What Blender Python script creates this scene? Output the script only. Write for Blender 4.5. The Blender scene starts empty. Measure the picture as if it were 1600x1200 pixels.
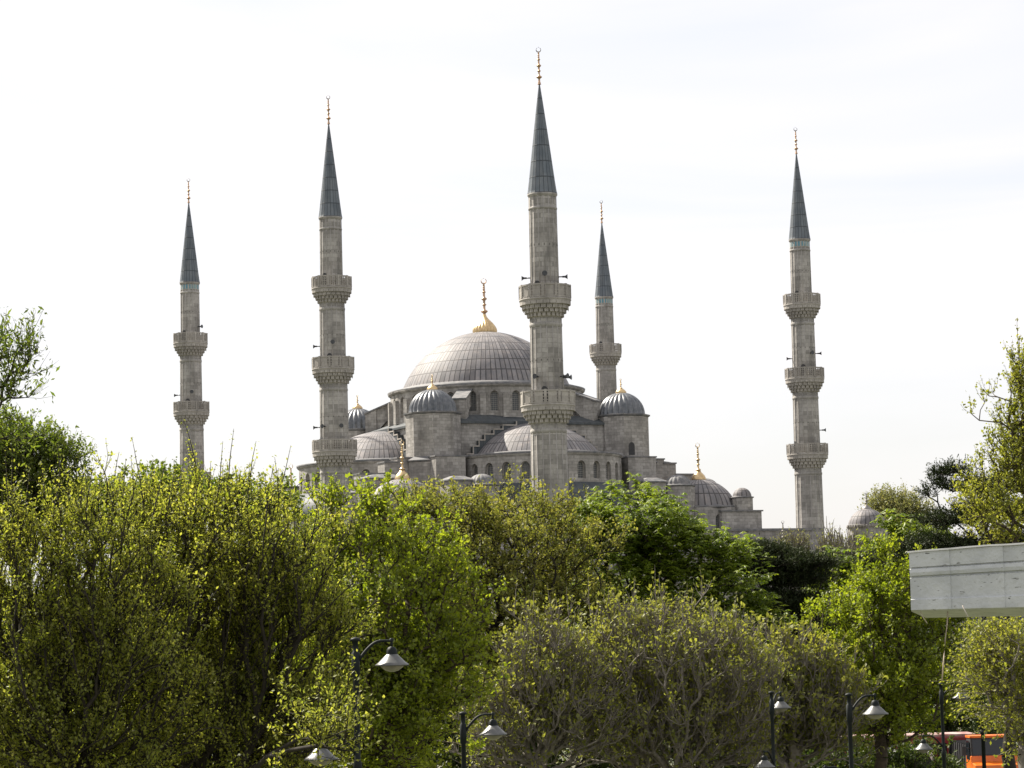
import bpy, math, random
import numpy as np
from mathutils import Matrix, Vector
random.seed(7); rng = np.random.default_rng(11)
PI = math.pi; R_ = math.radians
S = bpy.context.scene
col = S.collection

# ------------------------------------------------------------------ camera
CF, CP, CR, CZ = 3879.24, 0.097443, -0.02555, 9.0      # focal length in px of a 1600 px wide frame, pitch, roll, height
cam_d = bpy.data.cameras.new('camera'); cam = bpy.data.objects.new('camera', cam_d); col.objects.link(cam)
Fw = Vector((0, math.cos(CP), math.sin(CP))); Ri0 = Vector((1, 0, 0)); Up0 = Vector((0, -math.sin(CP), math.cos(CP)))
Ri = Ri0 * math.cos(CR) + Up0 * math.sin(CR); Up = Up0 * math.cos(CR) - Ri0 * math.sin(CR)
m = Matrix((Ri, Up, -Fw)).transposed().to_4x4(); m.translation = (0, 0, CZ); cam.matrix_world = m
cam_d.sensor_fit = 'HORIZONTAL'; cam_d.sensor_width = 36; cam_d.lens = 36 * CF / 1600
cam_d.clip_start = 0.5; cam_d.clip_end = 20000
S.camera = cam
# ------------------------------------------------------------------ world, sun, exposure
SUN_EL, SUN_AZ = 46.0, -48.0            # azimuth measured from +Y (view direction), negative = left
w = bpy.data.worlds.new('World'); S.world = w; w.use_nodes = True
nt = w.node_tree; nt.nodes.clear(); N = nt.nodes.new; L = nt.links.new
out = N('ShaderNodeOutputWorld'); bg = N('ShaderNodeBackground'); L(bg.outputs[0], out.inputs[0])
sky = N('ShaderNodeTexSky'); sky.sky_type = 'NISHITA'; sky.sun_disc = False
sky.sun_elevation = R_(SUN_EL); sky.sun_rotation = R_(SUN_AZ); sky.dust_density = 2.0; sky.air_density = 1.0
tc = N('ShaderNodeTexCoord'); mp = N('ShaderNodeMapping'); mp.inputs['Scale'].default_value = (1.0, 1.0, 4.5); mp.inputs['Rotation'].default_value = (0, .25, .3)
L(tc.outputs['Generated'], mp.inputs[0])
nz = N('ShaderNodeTexNoise'); nz.inputs['Scale'].default_value = 3.2; nz.inputs['Detail'].default_value = 6; nz.inputs['Distortion'].default_value = .6
L(mp.outputs[0], nz.inputs[0])
cr = N('ShaderNodeMapRange'); cr.inputs[1].default_value = .40; cr.inputs[2].default_value = .62; cr.inputs[3].default_value = .68; cr.inputs[4].default_value = .96
L(nz.outputs[0], cr.inputs[0])
mx = N('ShaderNodeMix'); mx.data_type = 'RGBA'
L(cr.outputs[0], mx.inputs[0]); L(sky.outputs[0], mx.inputs[6]); mx.inputs[7].default_value = (6.9, 6.72, 6.8, 1)
L(mx.outputs[2], bg.inputs[0]); bg.inputs[1].default_value = 0.07
sd = bpy.data.lights.new('sun', 'SUN'); sun = bpy.data.objects.new('sun', sd); col.objects.link(sun)
sd.energy = 5.0; sd.angle = R_(.6); sd.color = (1, .93, .82)
sv = Vector((math.sin(R_(SUN_AZ)) * math.cos(R_(SUN_EL)), math.cos(R_(SUN_AZ)) * math.cos(R_(SUN_EL)), math.sin(R_(SUN_EL))))
sun.rotation_euler = sv.to_track_quat('Z', 'Y').to_euler()
S.view_settings.view_transform = 'Standard'; S.view_settings.look = 'None'; S.view_settings.exposure = 1.15; S.view_settings.gamma = 1
S.render.engine = 'CYCLES'; S.cycles.max_bounces = 8; S.cycles.diffuse_bounces = 4; S.cycles.transmission_bounces = 6; S.cycles.glossy_bounces = 2

def at(px, py, Y):                       # world point seen at photo pixel (px, py) at distance Y
    d = Fw + Ri * ((px - 800) / CF) + Up * ((600 - py) / CF)
    d = d * (Y / d.y); return Vector((d.x, d.y, d.z + CZ))

# ------------------------------------------------------------------ materials
def mat(name, color, rough=.8, metal=0., spec=.5):
    m = bpy.data.materials.new(name); m.use_nodes = True
    b = m.node_tree.nodes['Principled BSDF']; b.inputs['Base Color'].default_value = (*color, 1)
    b.inputs['Roughness'].default_value = rough; b.inputs['Metallic'].default_value = metal
    b.inputs['Specular IOR Level'].default_value = spec
    return m
def nodes(m):
    t = m.node_tree; return t, t.nodes.new, t.links.new, t.nodes['Principled BSDF']
def mixc(t, fac, a, b, mode='MIX'):
    x = t.nodes.new('ShaderNodeMix'); x.data_type = 'RGBA'; x.blend_type = mode
    for k, v in ((0, fac), (6, a), (7, b)):
        if isinstance(v, (int, float)): x.inputs[k].default_value = v
        elif isinstance(v, tuple): x.inputs[k].default_value = (*v, 1)
        else: t.links.new(v, x.inputs[k])
    return x.outputs[2]
def noise(t, scale, detail=4, vec=None, sc=(1, 1, 1), lo=.35, hi=.65):
    n = t.nodes.new('ShaderNodeTexNoise'); n.inputs['Scale'].default_value = scale; n.inputs['Detail'].default_value = detail
    mpn = t.nodes.new('ShaderNodeMapping'); mpn.inputs['Scale'].default_value = sc
    if vec is None:
        g = t.nodes.new('ShaderNodeNewGeometry'); vec = g.outputs['Position']
    t.links.new(vec, mpn.inputs[0]); t.links.new(mpn.outputs[0], n.inputs[0])
    r = t.nodes.new('ShaderNodeMapRange'); r.inputs[1].default_value = lo; r.inputs[2].default_value = hi
    t.links.new(n.outputs[0], r.inputs[0]); return r.outputs[0]
def stone(name, c1, c2, mortar, bw=.85, bh=.42, stain=.5):
    m = mat(name, c1, .88, spec=.25); t, N, L, b = nodes(m)
    uv = N('ShaderNodeUVMap'); br = N('ShaderNodeTexBrick')
    br.inputs['Scale'].default_value = 1; br.inputs['Brick Width'].default_value = bw; br.inputs['Row Height'].default_value = bh
    br.inputs['Mortar Size'].default_value = .012; br.inputs['Mortar Smooth'].default_value = .3; br.inputs['Bias'].default_value = -.15
    br.inputs['Color1'].default_value = (*c1, 1); br.inputs['Color2'].default_value = (*c2, 1); br.inputs['Mortar'].default_value = (*mortar, 1)
    L(uv.outputs[0], br.inputs[0])
    a = mixc(t, noise(t, .35, 5, lo=.42, hi=.62), br.outputs[0], tuple(x * .72 for x in c2), 'MIX')
    x = t.nodes.new('ShaderNodeMix'); x.data_type = 'RGBA'; x.inputs[0].default_value = .45; L(br.outputs[0], x.inputs[6]); L(a, x.inputs[7])
    st = noise(t, .9, 5, sc=(1, 1, .16), lo=.5, hi=.72)
    mul = N('ShaderNodeMath'); mul.operation = 'MULTIPLY'; mul.inputs[1].default_value = stain; L(st, mul.inputs[0])
    y = mixc(t, mul.outputs[0], x.outputs[2], tuple(v * .38 for v in c2))
    z = mixc(t, noise(t, 3.0, 3, lo=.3, hi=.7), y, mixc(t, 1.0, y, (.80, .80, .80), 'MULTIPLY'))
    L(z, b.inputs['Base Color'])
    bp = N('ShaderNodeBump'); bp.inputs['Strength'].default_value = .35; bp.inputs['Distance'].default_value = .05
    L(br.outputs[1], bp.inputs['Height']); bp.invert = True; L(bp.outputs[0], b.inputs['Normal'])
    return m
def lead(name, c, seam=.35, mortar=.05, var=.22):
    m = mat(name, c, .62, .0, .25); t, N, L, b = nodes(m)
    uv = N('ShaderNodeUVMap'); br = N('ShaderNodeTexBrick'); br.offset = 0.0
    br.inputs['Scale'].default_value = 1; br.inputs['Brick Width'].default_value = 1; br.inputs['Row Height'].default_value = 2.5
    um = N('ShaderNodeMapping'); um.inputs['Scale'].default_value = (1, 2.5, 1); L(uv.outputs[0], um.inputs[0])
    br.inputs['Mortar Size'].default_value = mortar; br.inputs['Mortar Smooth'].default_value = .2
    br.inputs['Color1'].default_value = (*[v * (1 + var) for v in c], 1); br.inputs['Color2'].default_value = (*[v * (1 - var) for v in c], 1)
    br.inputs['Mortar'].default_value = (*[v * seam for v in c], 1); L(um.outputs[0], br.inputs[0])
    y = mixc(t, noise(t, .8, 5, lo=.35, hi=.7), br.outputs[0], mixc(t, 1., br.outputs[0], (.72, .76, .80), 'MULTIPLY'))
    y2 = mixc(t, noise(t, 2.2, 4, sc=(1, 1, .25), lo=.5, hi=.75), y, mixc(t, 1., y, (1.35, 1.28, 1.2), 'MULTIPLY'))
    L(y2, b.inputs['Base Color'])
    bp = N('ShaderNodeBump'); bp.inputs['Strength'].default_value = .5; bp.inputs['Distance'].default_value = .08
    L(br.outputs[1], bp.inputs['Height']); L(bp.outputs[0], b.inputs['Normal'])
    return m
M = {}
M['stone'] = stone('grey_limestone', (.44, .417, .385), (.26, .245, .225), (.14, .132, .122), stain=.55)
M['stone_minaret'] = stone('minaret_limestone', (.46, .437, .405), (.25, .236, .218), (.14, .132, .122), 1.15, .52, .5)
M['stone_pale'] = stone('pale_carved_stone', (.45, .42, .38), (.35, .325, .295), (.22, .205, .185), 1.4, .6, .35)
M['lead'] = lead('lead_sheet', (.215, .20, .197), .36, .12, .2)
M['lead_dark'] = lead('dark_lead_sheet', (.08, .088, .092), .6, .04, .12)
M['lead_spire'] = lead('spire_lead_sheet', (.135, .152, .17), .42, .09, .16)
M['lead_plain'] = mat('weathered_lead', (.21, .20, .195), .65, .0, .25)
def vary(m, scale, c2, lo=.35, hi=.65, sc=(1, 1, 1)):
    t, N, L, b = nodes(m); c = tuple(b.inputs['Base Color'].default_value)[:3]
    L(mixc(t, noise(t, scale, 5, sc=sc, lo=lo, hi=hi), c, c2), b.inputs['Base Color']); return m
vary(M['lead_plain'], 1.5, (.11, .115, .12))
M['lead_rib'] = vary(mat('ribbed_lead', (.155, .16, .168), .38, .3), 2.0, (.085, .095, .105))
M['coping'] = vary(mat('pale_coping', (.42, .38, .33), .7), 1.2, (.25, .23, .2))
M['gold'] = vary(mat('gilded_copper', (.66, .50, .27), .40, .85), 3, (.5, .36, .2))
M['copper'] = vary(mat('tarnished_copper', (.55, .34, .20), .42, .75), 3, (.38, .27, .19))
M['grey_metal'] = vary(mat('grey_metal', (.30, .28, .26), .5, .5), 3, (.2, .19, .18))
M['speaker'] = vary(mat('dark_horn', (.05, .055, .06), .5), 5, (.03, .03, .035))
M['tile'] = mat('blue_tile', (.08, .2, .26), .3)
t, N, L, b = nodes(M['tile']); br = N('ShaderNodeTexBrick'); uvn = N('ShaderNodeUVMap'); L(uvn.outputs[0], br.inputs[0])
br.inputs['Scale'].default_value = 1; br.inputs['Brick Width'].default_value = .5; br.inputs['Row Height'].default_value = 2; br.inputs['Mortar Size'].default_value = .09
br.inputs['Color1'].default_value = (.07, .20, .27, 1); br.inputs['Color2'].default_value = (.10, .25, .27, 1); br.inputs['Mortar'].default_value = (.34, .31, .26, 1); L(br.outputs[0], b.inputs['Base Color'])
M['pane'] = mat('window_grille', (.1, .1, .1), .5)
t, N, L, b = nodes(M['pane']); uvn = N('ShaderNodeUVMap'); vo = N('ShaderNodeTexVoronoi'); vo.inputs['Scale'].default_value = 3.6; vo.inputs['Randomness'].default_value = .12
L(uvn.outputs[0], vo.inputs[0]); mr = N('ShaderNodeMapRange'); mr.inputs[1].default_value = .36; mr.inputs[2].default_value = .5; L(vo.outputs[0], mr.inputs[0])
L(mixc(t, mr.outputs[0], (.05, .055, .06), (.20, .195, .18)), b.inputs['Base Color'])
M['dark'] = vary(mat('dark_opening', (.02, .02, .022), .6), 2, (.03, .03, .03))

# ------------------------------------------------------------------ mesh builder
class MB:
    def __init__(s): s.v, s.f, s.uv, s.mi, s.sm = [], [], [], [], []
    def face(s, pts, uv=None, mi=0, sm=False):
        b = len(s.v); s.v += [tuple(p) for p in pts]; s.f.append(tuple(range(b, b + len(pts))))
        if uv is None:
            a, c, d = Vector(pts[0]), Vector(pts[1]), Vector(pts[2]); n = (c - a).cross(d - a)
            if n.length < 1e-9 and len(pts) > 3: n = (d - a).cross(Vector(pts[3]) - a)
            n.normalize()
            if abs(n.z) > .8: uv = [(p[0], p[1]) for p in pts]
            else:
                h = Vector((-n.y, n.x, 0)).normalized(); k = math.sqrt(max(1e-4, 1 - n.z * n.z))
                uv = [(p[0] * h.x + p[1] * h.y, p[2] / k) for p in pts]
        s.uv += list(uv); s.mi.append(mi); s.sm.append(sm)
    def prism(s, pts, z0, z1, mi=0, top=True, bot=True, mt=None):
        n = len(pts); ar = sum(pts[i][0] * pts[(i + 1) % n][1] - pts[(i + 1) % n][0] * pts[i][1] for i in range(n))
        if ar < 0: pts = pts[::-1]
        Z0 = z0 if isinstance(z0, (list, tuple)) else [z0] * n; Z1 = z1 if isinstance(z1, (list, tuple)) else [z1] * n
        for i in range(n):
            a, b = pts[i], pts[(i + 1) % n]; j = (i + 1) % n
            s.face([(a[0], a[1], Z0[i]), (b[0], b[1], Z0[j]), (b[0], b[1], Z1[j]), (a[0], a[1], Z1[i])], mi=mi)
        if top: s.face([(p[0], p[1], Z1[i]) for i, p in enumerate(pts)], mi=mi if mt is None else mt)
        if bot: s.face([(p[0], p[1], Z0[i]) for i, p in reversed(list(enumerate(pts)))], mi=mi)
    def box(s, x0, x1, y0, y1, z0, z1, mi=0): s.prism([(x0, y0), (x1, y0), (x1, y1), (x0, y1)], z0, z1, mi)
    def extr(s, prof, p0, ax, nm, length, mi=0):   # 2D profile (u along ax, z) extruded along nm by length
        ax, nm, p0 = Vector(ax), Vector(nm), Vector(p0); up = Vector((0, 0, 1)); n = len(prof)
        A = [p0 + ax * u + up * z for u, z in prof]; B = [p + nm * length for p in A]
        s.face(A, mi=mi); s.face(B[::-1], mi=mi)
        for i in range(n):
            j = (i + 1) % n; s.face([A[j], A[i], B[i], B[j]], mi=mi)
    def lathe(s, prof, n=32, c=(0, 0), a0=0., a1=2 * PI, U=None, V=1., mi=0, mod=None, sm=True, vfrac=None):
        full = abs(a1 - a0 - 2 * PI) < 1e-6
        r_m = max(p[0] for p in prof); U = (a1 - a0) * r_m if U is None else U
        arc = [0]
        for i in range(1, len(prof)): arc.append(arc[-1] + math.hypot(prof[i][0] - prof[i - 1][0], prof[i][1] - prof[i - 1][1]))
        rings = []; base = len(s.v)
        cols = n if full else n + 1
        for (r, z) in prof:
            for k in range(cols):
                a = a0 + (a1 - a0) * k / n; rr = r * (mod(a, r, z) if mod else 1)
                s.v.append((c[0] + rr * math.cos(a), c[1] + rr * math.sin(a), z))
        for i in range(len(prof) - 1):
            for k in range(n):
                k2 = (k + 1) % cols
                q = (base + i * cols + k, base + i * cols + k2, base + (i + 1) * cols + k2, base + (i + 1) * cols + k)
                s.f.append(q); s.mi.append(mi); s.sm.append(sm)
                s.uv += [(U * k / n, arc[i] / V), (U * (k + 1) / n, arc[i] / V), (U * (k + 1) / n, arc[i + 1] / V), (U * k / n, arc[i + 1] / V)]
    def tube(s, pts, rad, n=6, mi=0):
        pts = [Vector(p) for p in pts]; rad = rad if isinstance(rad, (list, tuple)) else [rad] * len(pts); base = len(s.v)
        for i, p in enumerate(pts):
            d = (pts[min(i + 1, len(pts) - 1)] - pts[max(i - 1, 0)]).normalized()
            a = d.orthogonal().normalized() if abs(d.z) > .99 else d.cross(Vector((0, 0, 1))).normalized(); b = d.cross(a)
            for k in range(n):
                t_ = 2 * PI * k / n; s.v.append(tuple(p + (a * math.cos(t_) + b * math.sin(t_)) * rad[i]))
        for i in range(len(pts) - 1):
            for k in range(n):
                k2 = (k + 1) % n
                s.f.append((base + i * n + k, base + i * n + k2, base + (i + 1) * n + k2, base + (i + 1) * n + k)); s.mi.append(mi); s.sm.append(True); s.uv += [(k, i), (k + 1, i), (k + 1, i + 1), (k, i + 1)]
        for ring, rev in ((0, True), (len(pts) - 1, False)):
            q = [base + ring * n + k for k in range(n)]; s.f.append(tuple(q[::-1] if rev else q)); s.mi.append(mi); s.sm.append(False); s.uv += [(0, 0)] * n
    def mesh(s, name, mats, dz=0.):
        me = bpy.data.meshes.new(name); me.from_pydata([(x, y, z + dz) for x, y, z in s.v] if dz else s.v, [], s.f)
        u = me.uv_layers.new(name='UVMap'); u.data.foreach_set('uv', np.array(s.uv, dtype=np.float32).ravel())
        for mm in (mats if isinstance(mats, (list, tuple)) else [mats]): me.materials.append(mm)
        me.polygons.foreach_set('material_index', s.mi); me.polygons.foreach_set('use_smooth', s.sm); me.update()
        return me
    def build(s, name, mats, parent=None, dz=0., label=None):
        return link(name, s.mesh(name, mats, dz), parent, label)
def link(name, me, parent=None, label=None):
    o = bpy.data.objects.new(name, me); col.objects.link(o)
    if parent is not None: o.parent = parent
    if label: o['label'] = label
    return o
def thing(name, label, cat, loc=(0, 0, 0), rz=0., group=None):
    o = bpy.data.objects.new(name, None); col.objects.link(o); o.location = loc; o.rotation_euler = (0, 0, rz)
    o['label'] = label; o['category'] = cat; o.empty_display_size = .5
    if group: o['group'] = group
    return o
def tag(o, label, cat, group=None, kind=None):
    if label: o['label'] = label
    if cat: o['category'] = cat
    if group: o['group'] = group
    if kind: o['kind'] = kind
    return o

# ------------------------------------------------------------------ ground
def gz(y): t_ = min(1, max(0, (y - 190) / 70)); return 3.0 * t_ * t_ * (3 - 2 * t_)
def ground():
    xs = [-4000, -800, -300] + list(range(-160, 170, 20)) + [300, 800, 4000]
    ys = [-200, 0, 40, 80, 120, 150, 170] + list(range(190, 270, 10)) + [300, 400, 600, 1000, 2500, 8000]
    b = MB()
    for i in range(len(xs) - 1):
        for j in range(len(ys) - 1):
            q = [(xs[i], ys[j]), (xs[i + 1], ys[j]), (xs[i + 1], ys[j + 1]), (xs[i], ys[j + 1])]
            b.face([(x, y, gz(y)) for x, y in q], uv=q, sm=True)
    g = mat('park_grass_and_earth', (.05, .065, .02), .95); t, N, L, bb = nodes(g)
    L(mixc(t, noise(t, .15, 6), (.045, .07, .02), (.10, .085, .055)), bb.inputs['Base Color'])
    tag(b.build('ground', g), None, None, kind='structure')
    rd = MB(); rd.box(-60, 90, 116, 131, -.3, .004)
    a = vary(mat('asphalt', (.05, .05, .05), .9), .8, (.07, .068, .065))
    tag(rd.build('road', a), None, None, kind='structure')
    kb = MB(); kb.box(-60, 90, 131, 131.3, -.3, .13); kb.box(-60, 90, 115.7, 116, -.3, .13)
    tag(kb.build('kerb', vary(mat('kerb_stone', (.3, .29, .27), .9), 2, (.2, .19, .18))), None, None, kind='structure')
ground()

# ------------------------------------------------------------------ mosque
MX, MY, MG, TH = -3.8132, 364.768, 3.0, 0.42618
ZO = CZ - MG                                   # heights below are measured from camera level
mosque = thing('mosque', 'large grey stone mosque with a broad lead dome and half domes behind the trees', 'mosque', (MX, MY, MG), TH)
def dome_prof(R, z0, h, n=14, r_end=0.):
    p = []
    for i in range(n + 1):
        a = PI / 2 * i / n; r = R * math.cos(a)
        if r < r_end: p.append((r_end, z0 + h * math.sin(math.acos(r_end / R)))); break
        p.append((max(r, .01), z0 + h * math.sin(a)))
    return p
def cap_prof(a, z0, h, n=14, r_end=0.):
    Rs = (a * a + h * h) / (2 * h); p = []
    for i in range(n + 1):
        r = a * math.cos(PI / 2 * i / n); z = z0 + h - Rs + math.sqrt(max(0, Rs * Rs - r * r))
        if r < r_end: p.append((r_end, z0 + h - Rs + math.sqrt(Rs * Rs - r_end * r_end))); break
        p.append((max(r, .01), z))
    return p
def crescent(mb, x, y, z, r, th, mi=0, ang=0.):
    pts = []; rad = []
    for i in range(15):
        a = PI / 2 + R_(28) + (2 * PI - R_(56)) * i / 14; f_ = math.sin(PI * i / 14)
        pts.append((x + r * math.cos(a) * math.cos(ang), y + r * math.cos(a) * math.sin(ang), z + r + r * math.sin(a))); rad.append(th * (.25 + .75 * f_))
    mb.tube(pts, rad, 6, mi)
def finial_mb(x, y, z, h, k=1., neck=.12, base=None, top_mi=0, ang=-.42):
    """gilded rod with stacked bulbs and a crescent; h total height, k bulb radius scale"""
    b = MB(); p = []
    if base: p += base
    def bulb(zc, r, hh):
        return [(neck * k, zc - hh), (r * .55, zc - hh * .72), (r * .95, zc - hh * .25), (r, zc), (r * .85, zc + hh * .3), (r * .45, zc + hh * .7), (neck * k, zc + hh)]
    if not base: p.append((neck * k * 2.2, z)); p.append((neck * k * 1.2, z + h * .08))
    for fr, r, hh in ((.20, .40, .055), (.36, .26, .035), (.50, .33, .05), (.66, .22, .035), (.78, .15, .03)):
        p += bulb(z + h * fr, r * k, hh * h)
    p.append((neck * k * .5, z + h * .87)); b.lathe(p, 12, (x, y))
    crescent(b, x, y, z + h * .86, h * .06, .06 * k + .02, top_mi, ang)
    b.tube([(x, y, z + h * .975), (x, y, z + h)], [.05 * k, .02], 5, top_mi)
    return b
def arch_pts(w, z0, zs, n=10, pointed=.12):
    """outline of an arched opening, from lower left up and round to lower right: (u, z)"""
    r = w / 2; pts = [(-r, z0)]
    for i in range(n + 1):
        a = PI - PI * i / n; pts.append((r * math.cos(a), zs + r * (1 + pointed * math.sin(a)) * math.sin(a)))
    pts.append((r, z0)); return pts
def bay(mb, A, B, z0, z1, w, zs, zsp, depth=.45, mi=0, cen=.5):
    """flat wall from A to B (seen from outside, A on the left) with one arched opening and its reveal; returns (centre point, outward angle)"""
    A = Vector((A[0], A[1], 0)); B = Vector((B[0], B[1], 0)); ln = (B - A).length; t_ = (B - A) / ln
    n = Vector((t_.y, -t_.x, 0)); c = A + t_ * ln * cen
    P = lambda u, z, d=0: tuple(c + t_ * u - n * d + Vector((0, 0, z)))
    uL, uR = -ln * cen, ln * (1 - cen); ap = arch_pts(w, zs, zsp)
    off = c.x * t_.x + c.y * t_.y
    def F(q): mb.face([P(u, z) for u, z in q], uv=[(u + off, z) for u, z in q], mi=mi)
    F([(uL, z0), (-w / 2, z0), (-w / 2, z1), (uL, z1)]); F([(w / 2, z0), (uR, z0), (uR, z1), (w / 2, z1)])
    if zs > z0 + 1e-3: F([(-w / 2, z0), (w / 2, z0), (w / 2, zs), (-w / 2, zs)])
    mid = ap[1:-1]
    for i in range(len(mid) - 1):
        a, b_ = mid[i], mid[i + 1]; F([a, b_, (b_[0], z1), (a[0], z1)])
    for i in range(len(ap)):
        a, b_ = ap[i], ap[(i + 1) % len(ap)]
        mb.face([P(a[0], a[1]), P(b_[0], b_[1]), P(b_[0], b_[1], depth), P(a[0], a[1], depth)], mi=mi)
    return (c - n * depth, math.atan2(n.y, n.x))
win_cache = {}
def window(parent, ca, w, zs, zsp, key=None):
    """arched stone-framed pierced grille set in an opening"""
    k = (round(w, 2), round(zsp - zs, 2))
    if k not in win_cache:
        b = MB(); o_ = arch_pts(w + .04, 0, zsp - zs); i_ = arch_pts(w - .2, .1, zsp - zs)
        for i in range(len(o_) - 1):
            a, c_, d, e = o_[i], o_[i + 1], i_[i + 1], i_[i]
            b.face([(a[0], -.12, a[1]), (c_[0], -.12, c_[1]), (d[0], -.12, d[1]), (e[0], -.12, e[1])], mi=0)
            b.face([(e[0], -.12, e[1]), (d[0], -.12, d[1]), (d[0], .0, d[1]), (e[0], .0, e[1])], mi=0)
        b.face([(-w / 2, -.12, 0), (w / 2, -.12, 0), (w / 2 - .1, -.12, .1), (-w / 2 + .1, -.12, .1)], mi=0)
        b.face([(u, .01, z) for u, z in i_], uv=i_, mi=1)
        win_cache[k] = b.mesh('window', [M['stone_pale'], M['pane']])
    o = bpy.data.objects.new('window', win_cache[k]); col.objects.link(o); o.parent = parent
    c, an = ca; o.location = (c.x, c.y, zs); o.rotation_euler = (0, 0, an + PI / 2)
    return o
def dz_(o, z=ZO): o.location.z += z; return o
# All mosque parts are modelled at camera-relative height and shifted by ZO through their object location.
def part(mb, name, mats, parent=mosque, label=None):
    o = mb.build(name, mats, parent, label=label)
    if parent is mosque: o.location.z = ZO
    return o
def ngon(r, n, a0, c=(0, 0)): return [(c[0] + r * math.cos(a0 + 2 * PI * i / n), c[1] + r * math.sin(a0 + 2 * PI * i / n)) for i in range(n)]

# main dome
b = MB(); pr = cap_prof(12.35, 35.1, 8.35, 22, 1.55)
b.lathe([(14.55, 34.35), (14.6, 34.55), (12.5, 35.1)], 84, U=56, V=3, mi=1); b.lathe([(12.5, 35.1)] + pr, 112, U=98, V=2.0)
part(b, 'main_dome', [M['lead'], M['lead_plain']])
b = MB(); g = lambda a, r, z: 1 + .09 * (abs(math.cos(a * 10)) - .6) * min(1, r)
b.lathe([(1.72, 43.3), (1.78, 43.6), (1.72, 43.95), (1.54, 44.3), (1.25, 44.7), (.9, 45.08), (.55, 45.45), (.30, 45.85), (.19, 46.2)], 160, mod=g)
part(b, 'finial_base', [M['gold']], label='gilded fluted onion under the main finial')
part(finial_mb(0, 0, 45.3, 6.3, 1.3, .13, base=[(.24, 45.7), (.18, 46.3)]), 'finial', [M['copper']])
# drum, 28 bays
drum_mb = MB(); wins = []
RD = 14.1
for k in range(28):
    a = 2 * PI * (k + .5) / 28; h = PI / 28
    A = (RD / math.cos(h) * math.cos(a - h), RD / math.cos(h) * math.sin(a - h)); B = (RD / math.cos(h) * math.cos(a + h), RD / math.cos(h) * math.sin(a + h))
    wins.append(bay(drum_mb, A, B, 29.6, 34.25, 1.25, 30.5, 32.75, .5))
for k in range(28):
    a = 2 * PI * k / 28; c, s_ = math.cos(a), math.sin(a); q = []
    for u, v in ((RD - .1, -.42), (RD + .55, -.42), (RD + .55, .42), (RD - .1, .42)): q.append((u * c - v * s_, u * s_ + v * c))
    drum_mb.prism(q, 29.6, 33.0, mt=1)
drum_mb.lathe([(14.2, 34.0), (14.5, 34.2), (14.55, 34.36), (12, 34.4)], 56, mi=0)
drum = part(drum_mb, 'drum', [M['stone'], M['lead_plain']])
for ca in wins: window(drum, ca, 1.25, 30.5, 32.75)
# flying buttresses round the drum
for k in range(4):
    for dlt in (-9, 9):
        a = PI / 4 + k * PI / 2 + R_(dlt); c, s_ = math.cos(a), math.sin(a); b = MB()
        T = lambda u, v: (u * c - v * s_, u * s_ + v * c)
        hw = .95
        # pier
        b.prism([T(16.6, -hw), T(18.3, -hw), T(18.3, hw), T(16.6, hw)], 28.4, [32.6, 31.9, 31.9, 32.6])
        # arch back to drum
        n = 8; lo = []; 
        for i in range(n + 1):
            t_ = i / n; u = 16.6 - 2.6 * t_; lo.append((u, 29.2 + 2.0 * math.sin(t_ * PI / 2)))
        for i in range(n):
            (u0, z0), (u1, z1) = lo[i], lo[i + 1]; tz = lambda u: 32.6 + (16.6 - u) * .38
            b.prism([T(u0, -hw * .8), T(u0, hw * .8), T(u1, hw * .8), T(u1, -hw * .8)], [z0, z0, z1, z1][::1], [tz(u0), tz(u0), tz(u1), tz(u1)])
        # lead cap
        b.prism([T(13.9, -hw - .12), T(18.45, -hw - .12), T(18.45, hw + .12), T(13.9, hw + .12)], [33.63, 31.9, 31.9, 33.63], [33.85, 32.12, 32.12, 33.85], 1)
        part(b, 'buttress', [M['stone'], M['lead_plain']])
# square block carrying the drum, with lead eave
b = MB(); Q = 15.9
b.box(-Q, Q, -Q, Q, 14, 28.45)
for s0 in (1,):
    e = Q + .35
    b.prism([(-e, -e), (e, -e), (e, e), (-e, e)], 28.45, 28.75, 1)
# lead slope from eave to drum
for k in range(4):
    a = k * PI / 2; c, s_ = math.cos(a), math.sin(a); Rr = lambda x, y, z: (x * c - y * s_, x * s_ + y * c, z)
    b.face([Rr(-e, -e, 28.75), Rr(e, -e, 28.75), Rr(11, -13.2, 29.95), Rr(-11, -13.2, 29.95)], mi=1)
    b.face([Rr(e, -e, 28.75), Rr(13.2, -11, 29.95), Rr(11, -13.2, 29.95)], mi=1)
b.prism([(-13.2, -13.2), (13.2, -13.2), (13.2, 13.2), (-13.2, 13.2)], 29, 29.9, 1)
part(b, 'crossing_block', [M['stone'], M['lead_dark']])
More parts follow.
